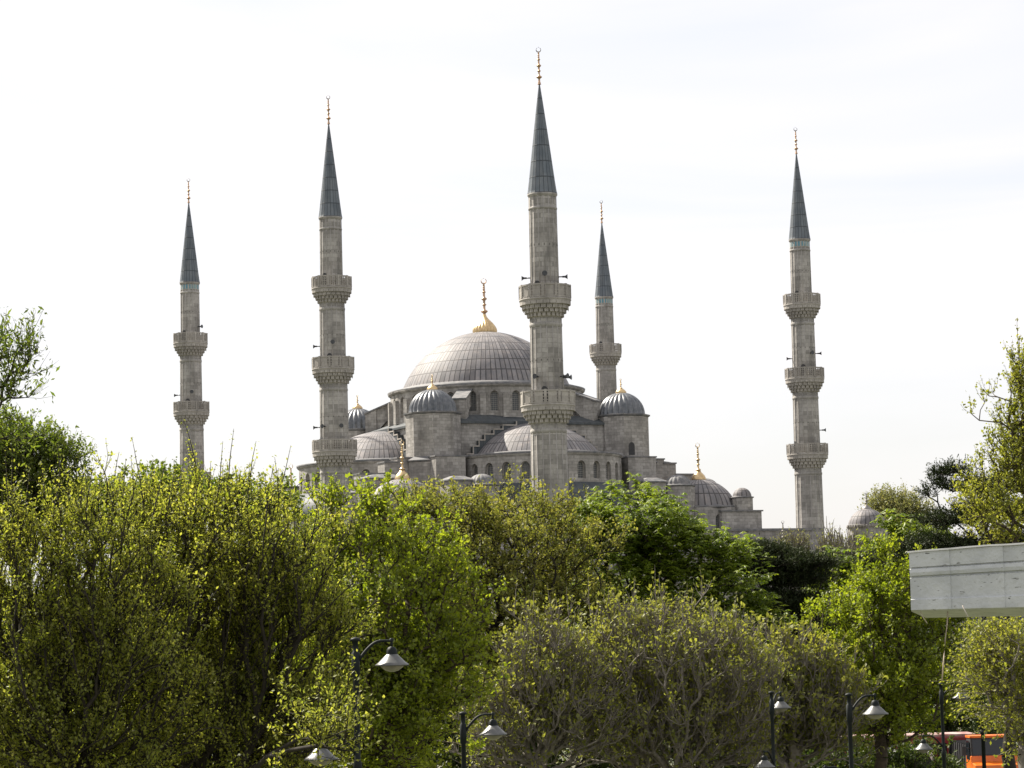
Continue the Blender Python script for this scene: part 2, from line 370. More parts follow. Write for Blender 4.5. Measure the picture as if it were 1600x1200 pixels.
# stepped arches and half domes on all four sides
STEPS = [(-11.6, 23.9), (-10.6, 23.9), (-10.6, 24.05), (-9.62, 24.05), (-9.62, 25.15), (-8.72, 25.15), (-8.72, 26.0), (-7.82, 26.0), (-7.82, 26.85), (-6.43, 26.85), (-6.43, 27.55), (-5.0, 27.55), (-5.0, 28.15), (-2.9, 28.15), (-2.9, 28.8)]
for k in range(4):
    a = k * PI / 2; c, s_ = math.cos(a), math.sin(a)
    Tr = lambda x, y: (x * c - y * s_, x * s_ + y * c)
    b = MB()
    prof = STEPS + [(-x, z) for x, z in reversed(STEPS)]
    ax = Vector((c, s_, 0)); nm = Vector((s_, -c, 0))
    p0 = Vector((*Tr(0, -Q + .05), 0))
    b.extr(prof + [(11.6, 19), (-11.6, 19)], p0, ax, nm, .95, 0)
    # pale coping along the steps
    for sgn in (-1, 1):
        st = [(x * sgn, z) for x, z in STEPS[1:]]
        for i in range(len(st) - 1):
            (x0, z0), (x1, z1) = st[i], st[i + 1]
            if abs(z0 - z1) < 1e-6: lo_, hi_ = sorted((x0, x1)); q = [(lo_ - .06, z0 - .02), (hi_ + .06, z0 - .02), (hi_ + .06, z0 + .16), (lo_ - .06, z0 + .16)]
            else: q = [(x0 - .08, z0), (x0 + .08, z0), (x0 + .08, z1), (x0 - .08, z1)]
            b.extr(q, p0 + nm * .9, ax, nm, .12 if abs(z0 - z1) < 1e-6 else .09, 1)
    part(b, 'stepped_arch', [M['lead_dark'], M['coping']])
    # half dome
    ctr = Tr(0, -16.8); b = MB(); A0 = a + PI
    b.lathe([(12.25, 23.5), (12.3, 23.72), (9.05, 24.1)], 44, ctr, A0, A0 + PI, U=30, V=3, mi=1)
    b.lathe([(9.05, 24.05)] + cap_prof(9.0, 24.1, 4.45, 16), 60, ctr, A0, A0 + PI, U=38, V=1.9)
    part(b, 'half_dome', [M['lead'], M['lead_plain']])
    b = MB(); wl = []; nb = 14; RS = 11.9
    for i in range(nb):
        a1_ = A0 + PI * (i + .5) / nb; h = PI / nb / 2
        A = (ctr[0] + RS / math.cos(h) * math.cos(a1_ - h), ctr[1] + RS / math.cos(h) * math.sin(a1_ - h)); B = (ctr[0] + RS / math.cos(h) * math.cos(a1_ + h), ctr[1] + RS / math.cos(h) * math.sin(a1_ + h))
        wl.append(bay(b, A, B, 19.4, 23.45, 1.3, 19.95, 21.7, .55))
    b.lathe([(11.95, 23.2), (12.15, 23.35), (12.2, 23.5), (9, 23.52)], 42, ctr, A0, A0 + PI)
    b.lathe([(15.3, 16.2), (15.4, 16.4), (12.0, 19.5), (11.8, 19.52)], 42, ctr, A0, A0 + PI, U=34, V=2.5, mi=1)
    b.lathe([(15.0, 11), (15.1, 16.25)], 21, ctr, A0, A0 + PI)
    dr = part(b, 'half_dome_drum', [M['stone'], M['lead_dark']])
    for ca in wl: window(dr, ca, 1.3, 19.95, 21.7)
# weight towers with ribbed domes
TW = 14.75
for sx, sy in ((-1, -1), (1, -1), (-1, 1), (1, 1)):
    cx, cy = sx * TW, sy * TW; c0 = (cx, cy); b = MB()
    b.prism(ngon(3.85, 8, PI / 8, c0), 22.8, 29.75)
    b.lathe([(3.85 , 29.6), (4.12, 29.78), (4.14, 29.95), (3.2, 30.05)], 8, c0, PI / 8, 2 * PI + PI / 8, mi=1, sm=False)
    # wall linking tower to arch
    b.box(min(cx, cx * .72), max(cx, cx * .72), cy - .9 if sy < 0 else cy - .6, cy + .9, 22, 28.3)
    b.box(cx - .9, cx + .9, min(cy, cy * .72), max(cy, cy * .72), 22, 28.32)
    an = -PI / 2 if sy < 0 else PI / 2
    # base plinth (broader polygon) and stepped shoulders running outwards
    b.prism(ngon(4.75, 8, PI / 8, c0), 12, 23.0)
    b.lathe([(4.75, 22.9), (5.0, 23.05), (5.0, 23.2), (3.8, 23.75)], 8, c0, PI / 8, 2 * PI + PI / 8, mi=1, sm=False)
    for (u0, u1, zt) in ((3.6, 6.0, 23.5), (6.0, 7.9, 22.9), (7.9, 11.5, 21.3)):
        if sx > 0: q = (cx + u0, cx + u1)
        else: q = (cx - u1, cx - u0)
        b.box(q[0], q[1], cy - 1.3, cy + 1.3, 12, zt); b.box(q[0] - .1, q[1] + .1, cy - 1.45, cy + 1.45, zt + .002, zt + .2, 1)
        q = (cy + u0, cy + u1) if sy > 0 else (cy - u1, cy - u0)
        if u0 < 5: b.box(cx - 2.2, cx + 2.2, q[0], q[1], 12, zt - .05); b.box(cx - 2.35, cx + 2.35, q[0] - .1, q[1] + .1, zt - .045, zt + .15, 1)
    tw = part(b, 'tower', [M['stone'], M['lead_plain']])
    b = MB(); gd = lambda a, r, z: 1 + .085 * (abs(math.cos(a * 12)) - .5)
    b.lathe([(3.3, 30.0)] + dome_prof(3.25, 30.05, 3.25, 12), 192, c0, mod=gd); b.build('tower_dome', [M['lead_rib']], tw)
    fb = finial_mb(cx, cy, 33.6, 1.75, .62, .12, base=[(.78, 33.2), (.8, 33.35), (.62, 33.6), (.3, 33.85), (.14, 34.0)]); fb.build('finial', [M['gold']], tw)
    if (sx, sy) == (1, -1):
        wp = at(966, 706, 0 + 350); 
        b = MB(); ap = arch_pts(.95, 0, 1.3)
        b.extr(ap, (cx + 3.85 * math.cos(-PI * 5 / 8) * .5 + 3.85 * math.cos(-PI * 3 / 8) * .5 - .35, cy - 3.85 * math.cos(PI / 8) - .03, 24.0), (1, 0, 0), (0, 1, 0), .05, 0)
        b.build('window', [M['dark']], tw)
# corner domes with tall gilded finials
TC = 22.7
for sx, sy in ((-1, -1), (1, -1), (-1, 1), (1, 1)):
    c0 = (sx * TC, sy * TC); b = MB(); wl = []
    for i in range(8):
        a1_ = PI / 8 + PI / 4 * i + PI / 8; h = PI / 8; RR = 5.75
        A = (c0[0] + RR / math.cos(h) * math.cos(a1_ - h), c0[1] + RR / math.cos(h) * math.sin(a1_ - h)); B = (c0[0] + RR / math.cos(h) * math.cos(a1_ + h), c0[1] + RR / math.cos(h) * math.sin(a1_ + h))
        wl.append(bay(b, A, B, 11.8, 15.95, 1.3, 12.6, 14.3, .4))
    b.lathe([(5.8, 15.8), (6.3, 15.95), (6.32, 16.15), (5.2, 16.4)], 8, c0, PI / 8 + PI / 8, 2 * PI + PI / 4, mi=1, sm=False)
    cd = part(b, 'corner_drum', [M['stone'], M['lead_plain']])
    for ca in wl: window(cd, ca, 1.3, 12.6, 14.3)
    b = MB(); b.lathe([(5.35, 16.2)] + cap_prof(5.3, 16.3, 3.95, 14), 72, c0, U=36, V=2.0); b.build('corner_dome', [M['lead']], cd)
    fb = finial_mb(c0[0], c0[1], 20.6, 4.9, .95, .14, base=[(1.05, 20.1), (1.08, 20.3), (.85, 20.8), (.45, 21.2), (.22, 21.6)]); fb.build('finial', [M['gold']], cd)
    # small ribbed turret and low piers beside each corner dome
    for (dx, dy, sw) in ((-5.2, -4.2, 0), (-4.2, -5.2, 1)):
        p = (sx * (TC + (dx if sw == 0 else 3.4)), sy * (TC + (3.4 if sw == 0 else dx)))
        if (sx, sy, sw) == (-1, -1, 0): continue
        if (sx, sy, sw) == (-1, -1, 1): p = (-13.0, -27.2)
        b = MB(); b.prism(ngon(2.35, 8, PI / 8, p), 11, 19.0); b.lathe([(2.3, 18.9), (2.55, 19.02), (2.55, 19.15), (1.8, 19.3)], 8, p, PI / 8, 2 * PI + PI / 8, mi=1, sm=False)
        tt = part(b, 'turret', [M['stone'], M['lead_plain']])
        b = MB(); b.lathe([(1.85, 19.15)] + dome_prof(1.8, 19.2, 1.45, 8), 96, p, mod=lambda a, r, z: 1 + .06 * (abs(math.cos(a * 8)) - .5)); b.build('turret_dome', [M['lead_plain']], tt)
    p = (sx * (TC + 3.2), sy * (TC + 3.2)) 
    b = MB(); b.prism([(p[0] - 3.2, p[1] - 3.2), (p[0] + 3.2, p[1] - 3.2), (p[0] + 3.2, p[1] + 3.2), (p[0] - 3.2, p[1] + 3.2)], 10, 15.3)
    b.prism([(p[0] - 3.4, p[1] - 3.4), (p[0] + 3.4, p[1] - 3.4), (p[0] + 3.4, p[1] + 3.4), (p[0] - 3.4, p[1] + 3.4)], 15.302, 15.5, 1)
    part(b, 'pier', [M['stone'], M['lead_plain']])
    b = MB(); p = (sx * 27.0, sy * 27.4); b.prism(ngon(1.5, 12, 0, p), 15.3, 17.3); b.lathe([(1.5, 17.2), (1.68, 17.3), (1.7, 17.42), (1.3, 17.5)], 12, p, mi=1)
    tt = part(b, 'turret', [M['stone'], M['lead_plain']])
    b = MB(); b.lathe([(1.4, 17.42)] + dome_prof(1.36, 17.45, 1.3, 8), 32, p, U=12, V=1); b.build('turret_dome', [M['lead']], tt)
# hall body: lower walls with windows, roofs
b = MB(); wl = []
hx, hy = 32.5, 28.6
def wall_run(mb, A, B, z0, z1, n, w, zs, zsp, wl, depth=.5):
    A, B = Vector(A), Vector(B)
    for i in range(n):
        p, q = A + (B - A) * (i / n), A + (B - A) * ((i + 1) / n); wl.append((bay(mb, p, q, z0, z1, w, zs, zsp, depth), w, zs, zsp))
for A, B, n in (((-hx, -hy), (hx, -hy), 15), ((hx, -hy), (hx, hy), 13), ((hx, hy), (-hx, hy), 15), ((-hx, hy), (-hx, -hy), 13)):
    wall_run(b, A, B, 5.0, 12.5, n, 1.6, 7.2, 9.6, wl)
    wall_run(b, A, B, -6.0, 5.0, n, 1.7, -2, 1.2, wl)
b.box(-hx + .6, hx - .6, -hy + .6, hy - .6, -6, 12.3, 0)
e = .5
b.prism([(-hx - e, -hy - e), (hx + e, -hy - e), (hx + e, hy + e), (-hx - e, hy + e)], 12.5, 12.8, 1)
body = part(b, 'hall_wall', [M['stone'], M['lead_plain']])
for ca, w_, zs, zsp in wl: window(body, ca, w_, zs, zsp)
b = MB()
for sgn in (-1, 1):
    b.box(-29.5, 29.5, min(sgn * 18, sgn * 25.5), max(sgn * 18, sgn * 25.5), 12.6, 14.5); b.box(min(sgn * 18, sgn * 29), max(sgn * 18, sgn * 29), -17.9, 17.9, 12.6, 14.4)
    b.box(-29.8, 29.8, min(sgn * 17.7, sgn * 25.8), max(sgn * 17.7, sgn * 25.8), 14.502, 14.72, 1); b.box(min(sgn * 17.7, sgn * 29.3), max(sgn * 17.7, sgn * 29.3), -17.5, 17.5, 14.402, 14.6, 1)
part(b, 'upper_wall', [M['stone'], M['lead_plain']])
# low lead-roofed blocks standing on the roof in front of the drums
def roof_block(x0, x1, y0, y1, z0, z1, rise=.7):
    b = MB(); b.box(x0, x1, y0, y1, z0, z1); e = .25
    q = [(x0 - e, y0 - e), (x1 + e, y0 - e), (x1 + e, y1 + e), (x0 - e, y1 + e)]; b.prism(q, z1 + .002, z1 + .16, 1)
    mx_, my_ = (x0 + x1) / 2, (y0 + y1) / 2; kx, ky = (x1 - x0) * .22, (y1 - y0) * .22
    i_ = [(mx_ - kx, my_ - ky), (mx_ + kx, my_ - ky), (mx_ + kx, my_ + ky), (mx_ - kx, my_ + ky)]
    for j in range(4):
        k_ = (j + 1) % 4; b.face([(*q[j], z1 + .16), (*q[k_], z1 + .16), (*i_[k_], z1 + rise), (*i_[j], z1 + rise)], mi=1)
    b.face([(*p_, z1 + rise) for p_ in i_], mi=1)
    part(b, 'roof_block', [M['stone'], M['lead_plain']])
for x0, x1, y0, y1, z0, z1 in ((-17.9, -14.4, -27.6, -24.2, 11, 19.7), (11.5, 14.9, -27.4, -24.5, 11, 19.5), (-27, -21, -20.2, -16.4, 11, 20.4), (25.0, 28.3, -18.4, -14.6, 11, 18.7), (-31.0, -28.2, -20, -12, 11, 18.4)):
    roof_block(x0, x1, y0, y1, z0, z1)
# minarets
def finial_minaret(z, h, part_parent):
    b = finial_mb(0, 0, z, h, .78, .12, top_mi=1); b.build('finial', [M['copper'], M['grey_metal']], part_parent)
def minaret(label, lx, ly, tip, cone0, cone, gal, radii, zbot, rail='lattice', tiles=True, speakers=(), group='minarets of the mosque'):
    c, s_ = math.cos(TH), math.sin(TH); X, Y = MX + c * lx - s_ * ly, MY + s_ * lx + c * ly
    root = thing('minaret', label, 'minaret', (X, Y, MG), TH, group); O = ZO
    zt = cone; segs = []
    for i, gz_ in enumerate(gal): segs.append((gz_ - 1.7, zt, radii[i])); zt = gz_ - 3.5
    segs.append((-6.0, zt, radii[len(gal)]))
    b = MB()
    for i, (z0, z1, r) in enumerate(segs):
        last = i == len(segs) - 1
        prof = [(r * (1.0 if not last else 1.12), z0 + O), (r, z1 + O)] if last else [(r * 1.03, z0 + O), (r, z1 + O)]
        b.lathe(prof, 16, sm=False, U=round(2 * PI * r / 1.1) * 1.1)
        nr = 16
        for k in range(nr):
            a = 2 * PI * k / nr
            b.tube([((prof[0][0]) * math.cos(a), prof[0][0] * math.sin(a), prof[0][1]), (prof[1][0] * math.cos(a), prof[1][0] * math.sin(a), prof[1][1])], .055, 4)
        if i > 0:   # blind arcade ring under the gallery
            b.lathe([(r, z1 + O - 1.0), (r + .1, z1 + O - .85), (r + .1, z1 + O - .6), (r, z1 + O - .5)], 32)
    r0 = radii[0]
    b.lathe([(r0, cone + O - 1.75), (r0 + .1, cone + O - 1.65), (r0 + .1, cone + O - 1.5), (r0, cone + O - 1.4)], 32)
    b.lathe([(r0, cone + O - .35), (r0 + .16, cone + O - .12), (r0 + .17, cone + O + .02), (.2, cone + O + .04)], 32)
    b.build('shaft', [M['stone_minaret']], root)
    if tiles:
        t_ = MB(); t_.lathe([(r0 + .03, cone + O - 1.15), (r0 + .03, cone + O - .4)], 32, U=10, V=1); t_.build('tile_band', [M['tile']], root)
    b = MB(); rr = r0 + .1; nseg = 10
    b.lathe([(rr + .08, cone + O + .03), (rr + .02, cone + O + .25)] + [(rr * (1 - j / nseg) ** .96 + .07 * (j / nseg), cone + O + .25 + (cone0 - cone - .25) * j / nseg) for j in range(1, nseg + 1)], 20, U=20, V=1.75, sm=False)
    b.build('spire', [M['lead_spire']], root)
    finial_minaret(cone0 + O, tip - cone0, root)
    for i, zg in enumerate(gal):
        r_s, r_g = radii[i + 1], [2.57, 2.7, 2.85][i + (3 - len(gal) if len(gal) == 2 and not tiles else 0)] if i < 3 else 2.85
        b = MB(); z0 = zg + O - 3.5; nt_ = 4; nn = 24
        b.lathe([(r_s, z0), (r_s + .05, z0 + .2), (r_s + (r_g - r_s) * .40, z0 + 1.0), (r_g - .42, z0 + 1.75), (r_g - .12, z0 + 1.78)], 32)
        for tno in range(nt_):
            za = z0 + .1 + tno * .42; zb = za + .47; ro = r_s + (r_g - r_s) * ((tno + 1) / nt_) ** .9 + .02
            for k in range(nn):
                a = 2 * PI * (k + .5 * (tno % 2)) / nn; hw = PI / nn * (.62, .72, .86, .94)[tno]
                q = [(math.cos(a - hw) * (r_s - .05), math.sin(a - hw) * (r_s - .05)), (math.cos(a - hw) * ro, math.sin(a - hw) * ro), (math.cos(a + hw) * ro, math.sin(a + hw) * ro), (math.cos(a + hw) * (r_s - .05), math.sin(a + hw) * (r_s - .05))]
                b.prism(q, [za + .2, za, za, za + .2], zb)
            b.lathe([(r_s, zb - .14), (ro, zb - .14), (ro, zb), (r_s, zb)], 32, sm=False)
        b.lathe([(r_g - .1, z0 + 1.75), (r_g + .08, z0 + 1.85), (r_g + .08, z0 + 2.02), (r_g - .1, z0 + 2.06), (.5, z0 + 2.06)], 32)
        for k in range(12):   # hanging stone drops
            a = 2 * PI * (k + .5) / 12; ro = r_s + (r_g - r_s) * .78; p = (ro * math.cos(a), ro * math.sin(a))
            b.lathe([(.01, z0 + .75), (.07, z0 + .95), (.05, z0 + 1.3)], 5, p)
        bal = b.build('balcony', [M['stone_pale']], root)
        b = MB(); zr = z0 + 2.06; hR = 1.42; npn = 12
        b.lathe([(r_g - .08, zr), (r_g + .05, zr), (r_g + .05, zr + .16), (r_g - .08, zr + .16), (r_g - .08, zr)], 36, sm=False)
        b.lathe([(r_g - .10, zr + hR - .16), (r_g + .07, zr + hR - .16), (r_g + .07, zr + hR), (r_g - .10, zr + hR), (r_g - .10, zr + hR - .16)], 36, sm=False)
        def radbox(a, hw, ra, rb, za, zb):
            q = [(math.cos(a - hw) * ra, math.sin(a - hw) * ra), (math.cos(a - hw) * rb, math.sin(a - hw) * rb), (math.cos(a + hw) * rb, math.sin(a + hw) * rb), (math.cos(a + hw) * ra, math.sin(a + hw) * ra)]; b.prism(q, za, zb)
        for k in range(npn):
            a = 2 * PI * k / npn; radbox(a, .13 / r_g, r_g - .11, r_g + .1, zr + .02, zr + hR + .05)
            if (rail == 'panel' or (rail == 'mixed' and i % 2 == 1)):
                for q_ in (.5,): radbox(a + 2 * PI / npn * q_, PI / npn * .62, r_g - .05, r_g + .02, zr + .14, zr + hR - .14)
                for q_ in (.12, .88):
                    for zz in (.35, .7, 1.05): radbox(a + 2 * PI / npn * q_, .09 / r_g, r_g - .05, r_g + .02, zr + zz - .05, zr + zz + .06)
            else:
                for q_ in (.2, .4, .6, .8): radbox(a + 2 * PI / npn * q_, .055 / r_g, r_g - .06, r_g + .03, zr + .14, zr + hR - .14)
                for zz in (.42, .72, 1.02): radbox(a + PI / npn, PI / npn * .95, r_g - .05, r_g + .02, zr + zz - .055, zr + zz + .055)
        b.build('railing', [M['stone_pale']], bal)
        # doorway onto the balcony
        b = MB(); ad = [-2.6, -2.2, 2.9][i]; b.extr(arch_pts(.7, 0, 1.5), (0, 0, zr), (-math.sin(ad), math.cos(ad), 0), (math.cos(ad), math.sin(ad), 0), radii[i] * 1.03 + .02); b.build('door', [M['dark']], bal)
    for (zs_, an, rs, out_) in speakers:     # horn loudspeakers: height, world angle, shaft radius, reach
        a = an - TH; d = Vector((math.cos(a), math.sin(a), 0)); p = d * (rs - .05) + Vector((0, 0, zs_ + O)); b = MB()
        b.tube([p, p + d * (out_ * .55)], .07, 6); q = p + d * (out_ * .5)
        b.tube([q, q + d * .25, q + d * .4, q + d * .55], [.1, .1, .16, .29], 10)
        b.build('loudspeaker', [M['speaker']], root)
    return root
HT, HC0, HC = 70.28, 66.36, 53.9; HG = (46.02, 35.45, 24.67); HR = (1.40, 1.6, 1.77, 1.88)
a1 = 35.576
minaret('tallest looking minaret, with a bare stone collar, in front of the main dome', -a1, -31.4 - 65.26, 61.95, 57.82, 45.86, (36.0, 24.7), (1.45, 1.66, 1.86), -6, 'panel', False,
        speakers=((36.9, PI, 1.45, 1.0), (36.95, 0, 1.45, 1.0), (37.1, -PI / 2, 1.45, .25), (26.2, -2.2, 1.66, .3), (26.2, -.6, 1.66, .9), (26.1, -.3, 1.66, 1.0)))
minaret('minaret left of the main dome, its lowest balcony beside a lead half dome', -a1, -31.4, HT, HC0, HC, HG, HR, -6, 'mixed', False,
        speakers=((37.0, PI, 1.6, .9), (37.3, -1.5, 1.6, .25), (26.4, PI, 1.77, .9), (26.4, -2.2, 1.77, .3), (26.4, -1.1, 1.77, .3)))
minaret('leftmost minaret, alone against the sky above twiggy treetops', -a1, 31.4, HT, HC0, HC, HG, HR, -6, 'lattice', True, speakers=((47.0, -.5, 1.4, .6), (36.6, PI, 1.6, 1.0), (36.9, -1.4, 1.6, .25)))
minaret('rightmost minaret, alone against the sky with three balconies in view', a1, -31.4, HT, HC0, HC, HG, HR, -6, 'lattice', True,
        speakers=((36.9, PI, 1.6, .7), (37.5, -.2, 1.6, .8), (37.5, -1.1, 1.6, .3), (26.6, -.1, 1.77, .9)))
minaret('smallest looking minaret, rising behind the ribbed turret dome with one balcony showing', a1, 31.4, HT, HC0, HC, HG, HR, -6, 'lattice', True)

# courtyard: walls and a row of small portico domes
b = MB()
for (x0, x1, y0, y1) in ((-35, 35, -97.5, -96), (-35, -33.5, -96, -40), (33.5, 35, -96, -40)): b.box(x0, x1, y0, y1, -6, 4.2); b.box(x0 - .3, x1 + .3, y0 - .3, y1 + .3, 4.202, 4.5, 1)
part(b, 'courtyard_wall', [M['stone'], M['lead_plain']])
b = MB(); b.box(-36, 36, -38.5, -29.2, 2, 9.0); b.box(-36.4, 36.4, -38.9, -29.15, 9.002, 9.3, 1); b.box(-36, 36.2, -33, -29.12, 9.3, 12.4); b.box(-36.3, 36.5, -33.3, -29.05, 12.402, 12.72, 1)
part(b, 'portico', [M['stone'], M['lead_plain']])
for i in range(8):
    x = -33 + i * 8.9; b = MB(); c0 = (x - 1.6 + .6, -36.2)
    b.lathe([(2.5, 9.2), (2.6, 9.4)] + dome_prof(2.45, 9.4, 1.5, 8), 32, c0, U=16, V=1.2)
    o = part(b, 'portico_dome', [M['lead']]); fb = finial_mb(c0[0], c0[1], 10.8, 2.9, .6, .14); fb.build('finial', [M['grey_metal']], o)
#MOSQUE_END
# ------------------------------------------------------------------ street lamps
M['lamp_pole'] = vary(mat('dark_painted_iron', (.006, .010, .010), .6, .0, .2), 4, (.010, .013, .012))
M['lamp_shade'] = vary(mat('brushed_lamp_metal', (.12, .12, .115), .4, .3), 5, (.075, .078, .075))
M['lamp_glass'] = vary(mat('frosted_lamp_glass', (.30, .28, .24), .25), 5, (.24, .22, .19))
def lamp(label, px, top_py, Y, rot=0., lower=True):
    p = at(px, top_py, Y); zt = p.z - gz(Y); root = thing('street_lamp', label, 'street lamp', (p.x, Y, gz(Y)), rot, 'double-armed street lamps in the park')
    b = MB(); b.lathe([(.16, 0), (.17, .1), (.12, .5), (.10, 1.2), (.075, 1.3), (.065, zt - 2.6), (.085, zt - 2.55), (.085, zt - 2.4), (.06, zt - 2.35), (.055, zt - .75), (.08, zt - .7), (.08, zt - .3), (.055, zt - .28), (.05, zt - .08), (.10, zt - .06), (.09, zt - .02), (.03, zt), (.005, zt + .01)], 12)
    b.build('pole', M['lamp_pole'], root)
    for sx, zz in ((1, zt - .06), (-1, zt - 1.81)):
        if sx < 0 and not lower: continue
        b = MB(); pts = []; n = 10
        for i in range(n + 1):
            t_ = i / n; pts.append((sx * (.03 + .67 * t_), 0, zz - .42 + .40 * math.sin(min(1, t_ * 1.45) * PI / 2)))
        b.tube(pts, [.032 - .008 * i / n for i in range(n + 1)], 8); x = sx * .70
        b.tube([(x, 0, zz + .03), (x, 0, zz - .16)], .024, 8); b.lathe([(.045, zz - .035), (.045, zz + .015), (.01, zz + .03)], 8, (x, 0))
        arm = b.build('arm', M['lamp_pole'], root)
        b = MB(); b.lathe([(.028, zz - .13), (.07, zz - .15), (.10, zz - .20), (.105, zz - .27), (.11, zz - .30)], 16, (x, 0)); b.build('socket', M['lamp_pole'], arm)
        b = MB(); b.lathe([(.095, zz - .27), (.15, zz - .32), (.26, zz - .43), (.325, zz - .475), (.33, zz - .50), (.29, zz - .485), (.1, zz - .36)], 28, (x, 0)); b.build('lamp_shade', M['lamp_shade'], arm)
        b = MB(); b.lathe([(.25, zz - .485), (.21, zz - .53), (.13, zz - .59), (.05, zz - .615), (.002, zz - .62)], 20, (x, 0)); b.build('lamp_glass', M['lamp_glass'], arm)
    return root
lamp('tallest looking double-armed street lamp, in front of the lime green tree', 555, 996, 48, .15)
lamp('street lamp left of the budding trees, second from the left', 723, 1112, 58.5, 0)
lamp('street lamp under the right side of the budding trees, its shade close to the pole', 1205, 1080, 78, 1.05)
lamp('street lamp in front of the yellow green tree trunk', 1326, 1083, 63, .25)
lamp('street lamp below the hanging cable, its shade among the corner branches', 1470, 1067, 88, 0)
# ------------------------------------------------------------------ concrete canopy at the right edge
def canopy():
    m = mat('weathered_white_paint', (.66, .67, .66), .75); t, N, L, bb = nodes(m)
    c = mixc(t, noise(t, 7, 5, lo=.4, hi=.62), (.50, .515, .51), (.42, .435, .435))
    c = mixc(t, noise(t, 42, 3, sc=(.5, .5, 1.6), lo=.66, hi=.69), c, (.13, .13, .12))
    c = mixc(t, noise(t, 14, 7, sc=(1, 1, 3), lo=.64, hi=.76), c, (.28, .28, .26)); L(c, bb.inputs['Base Color'])
    bp = N('ShaderNodeBump'); bp.inputs['Strength'].default_value = .25; bp.inputs['Distance'].default_value = .01; L(noise(t, 40, 4), bp.inputs['Height']); L(bp.outputs[0], bb.inputs['Normal'])
    P0 = at(1424, 955, 13.5); top = at(1424, 862, 13.5).z - P0.z; d = Vector((.97, -.243, 0)).normalized(); n = Vector((-d.y, d.x, 0))   # n points away from the camera
    root = thing('canopy_roof', 'white painted concrete canopy edge with cracked mouldings at the right edge', 'canopy', (P0.x, P0.y, 0))
    # section: (depth behind face, height fraction)
    sec = [(0.0, .205), (-.014, .19), (-.016, .02), (.0, .0), (.05, -.012), (.9, -.12), (.9, .93), (.03, 1.0), (0.0, .985), (0.0, .735), (.012, .725), (.012, .715), (-.003, .70), (-.008, .645), (-.004, .59), (.010, .575), (.010, .56), (0.0, .55)]
    b = MB(); Ls = [0, .215, .217, .50, .503, .9, .903, 1.5, 2.4, 2.403, 4.2]; base = Vector((0, 0, P0.z)); rings = []
    for l in Ls:
        k = top * (1 + .10 * l / .62 * .9 if l < 1.5 else 1 + .13 * 1.5); ins = .007 if l in (.217, .503, .903, 2.403) else 0
        rings.append([base + d * l + n * (u + ins) + Vector((0, 0, z * k)) for u, z in sec])
    for i in range(len(rings) - 1):
        for j in range(len(sec)):
            j2 = (j + 1) % len(sec); b.face([rings[i][j2], rings[i][j], rings[i + 1][j], rings[i + 1][j2]])
    b.face(rings[0]); b.face(rings[-1][::-1]); b.build('roof_slab', m, root)
    # sheet-metal lip along the top, slightly uneven
    b = MB(); rs = random.Random(3); pts = []
    for i in range(19):
        l = i * .11 - .01; k = top * (1 + .145 * l); pts.append(base + d * l + n * .012 + Vector((0, 0, k + .004 + rs.uniform(-.003, .004))))
    for i in range(18):
        a, c2 = pts[i], pts[i + 1]; b.face([a - n * .02, c2 - n * .02, c2 + n * .10, a + n * .10]); b.face([a - n * .02 - Vector((0, 0, .009)), c2 - n * .02 - Vector((0, 0, .009)), c2 - n * .02, a - n * .02])
    b.build('roof_flashing', vary(mat('pale_sheet_metal', (.75, .74, .72), .5), 12, (.6, .6, .58)), root)
    b = MB(); q = d * 3.6 + n * .45; b.prism([(q.x + u, q.y + v) for u, v in ((-.15, -.15), (.15, -.15), (.15, .15), (-.15, .15))], 0, P0.z - .01); b.build('post', m, root)
    # wires
    def w(lab, pts, r, mt, nm='hanging_cable'):
        b = MB(); o0 = Vector(pts[0]); b.tube([Vector(p) - o0 for p in pts], r, 6); o = b.build(nm, mt); o.location = o0; tag(o, lab, 'cable'); return o
    wm = vary(mat('white_cable_sheath', (.62, .60, .56), .5), 6, (.45, .36, .28)); Yc = 13.55
    w('long pale cable hanging straight down from the concrete canopy', [at(x, y, Yc) for x, y in ((1481, 952), (1480, 975), (1477, 1000), (1475, 1025), (1472, 1064))], .0036, wm)
    w('short loose wire under the left corner of the canopy', [at(x, y, Yc) for x, y in ((1436, 952), (1442, 964), (1449, 974))], .003, wm, 'loose_wire')
    w('short bent wire on the canopy face right of the long cable', [at(x, y, 13.2) for x, y in ((1504, 946), (1508, 955), (1513, 964))], .003, wm, 'loose_wire')
canopy()
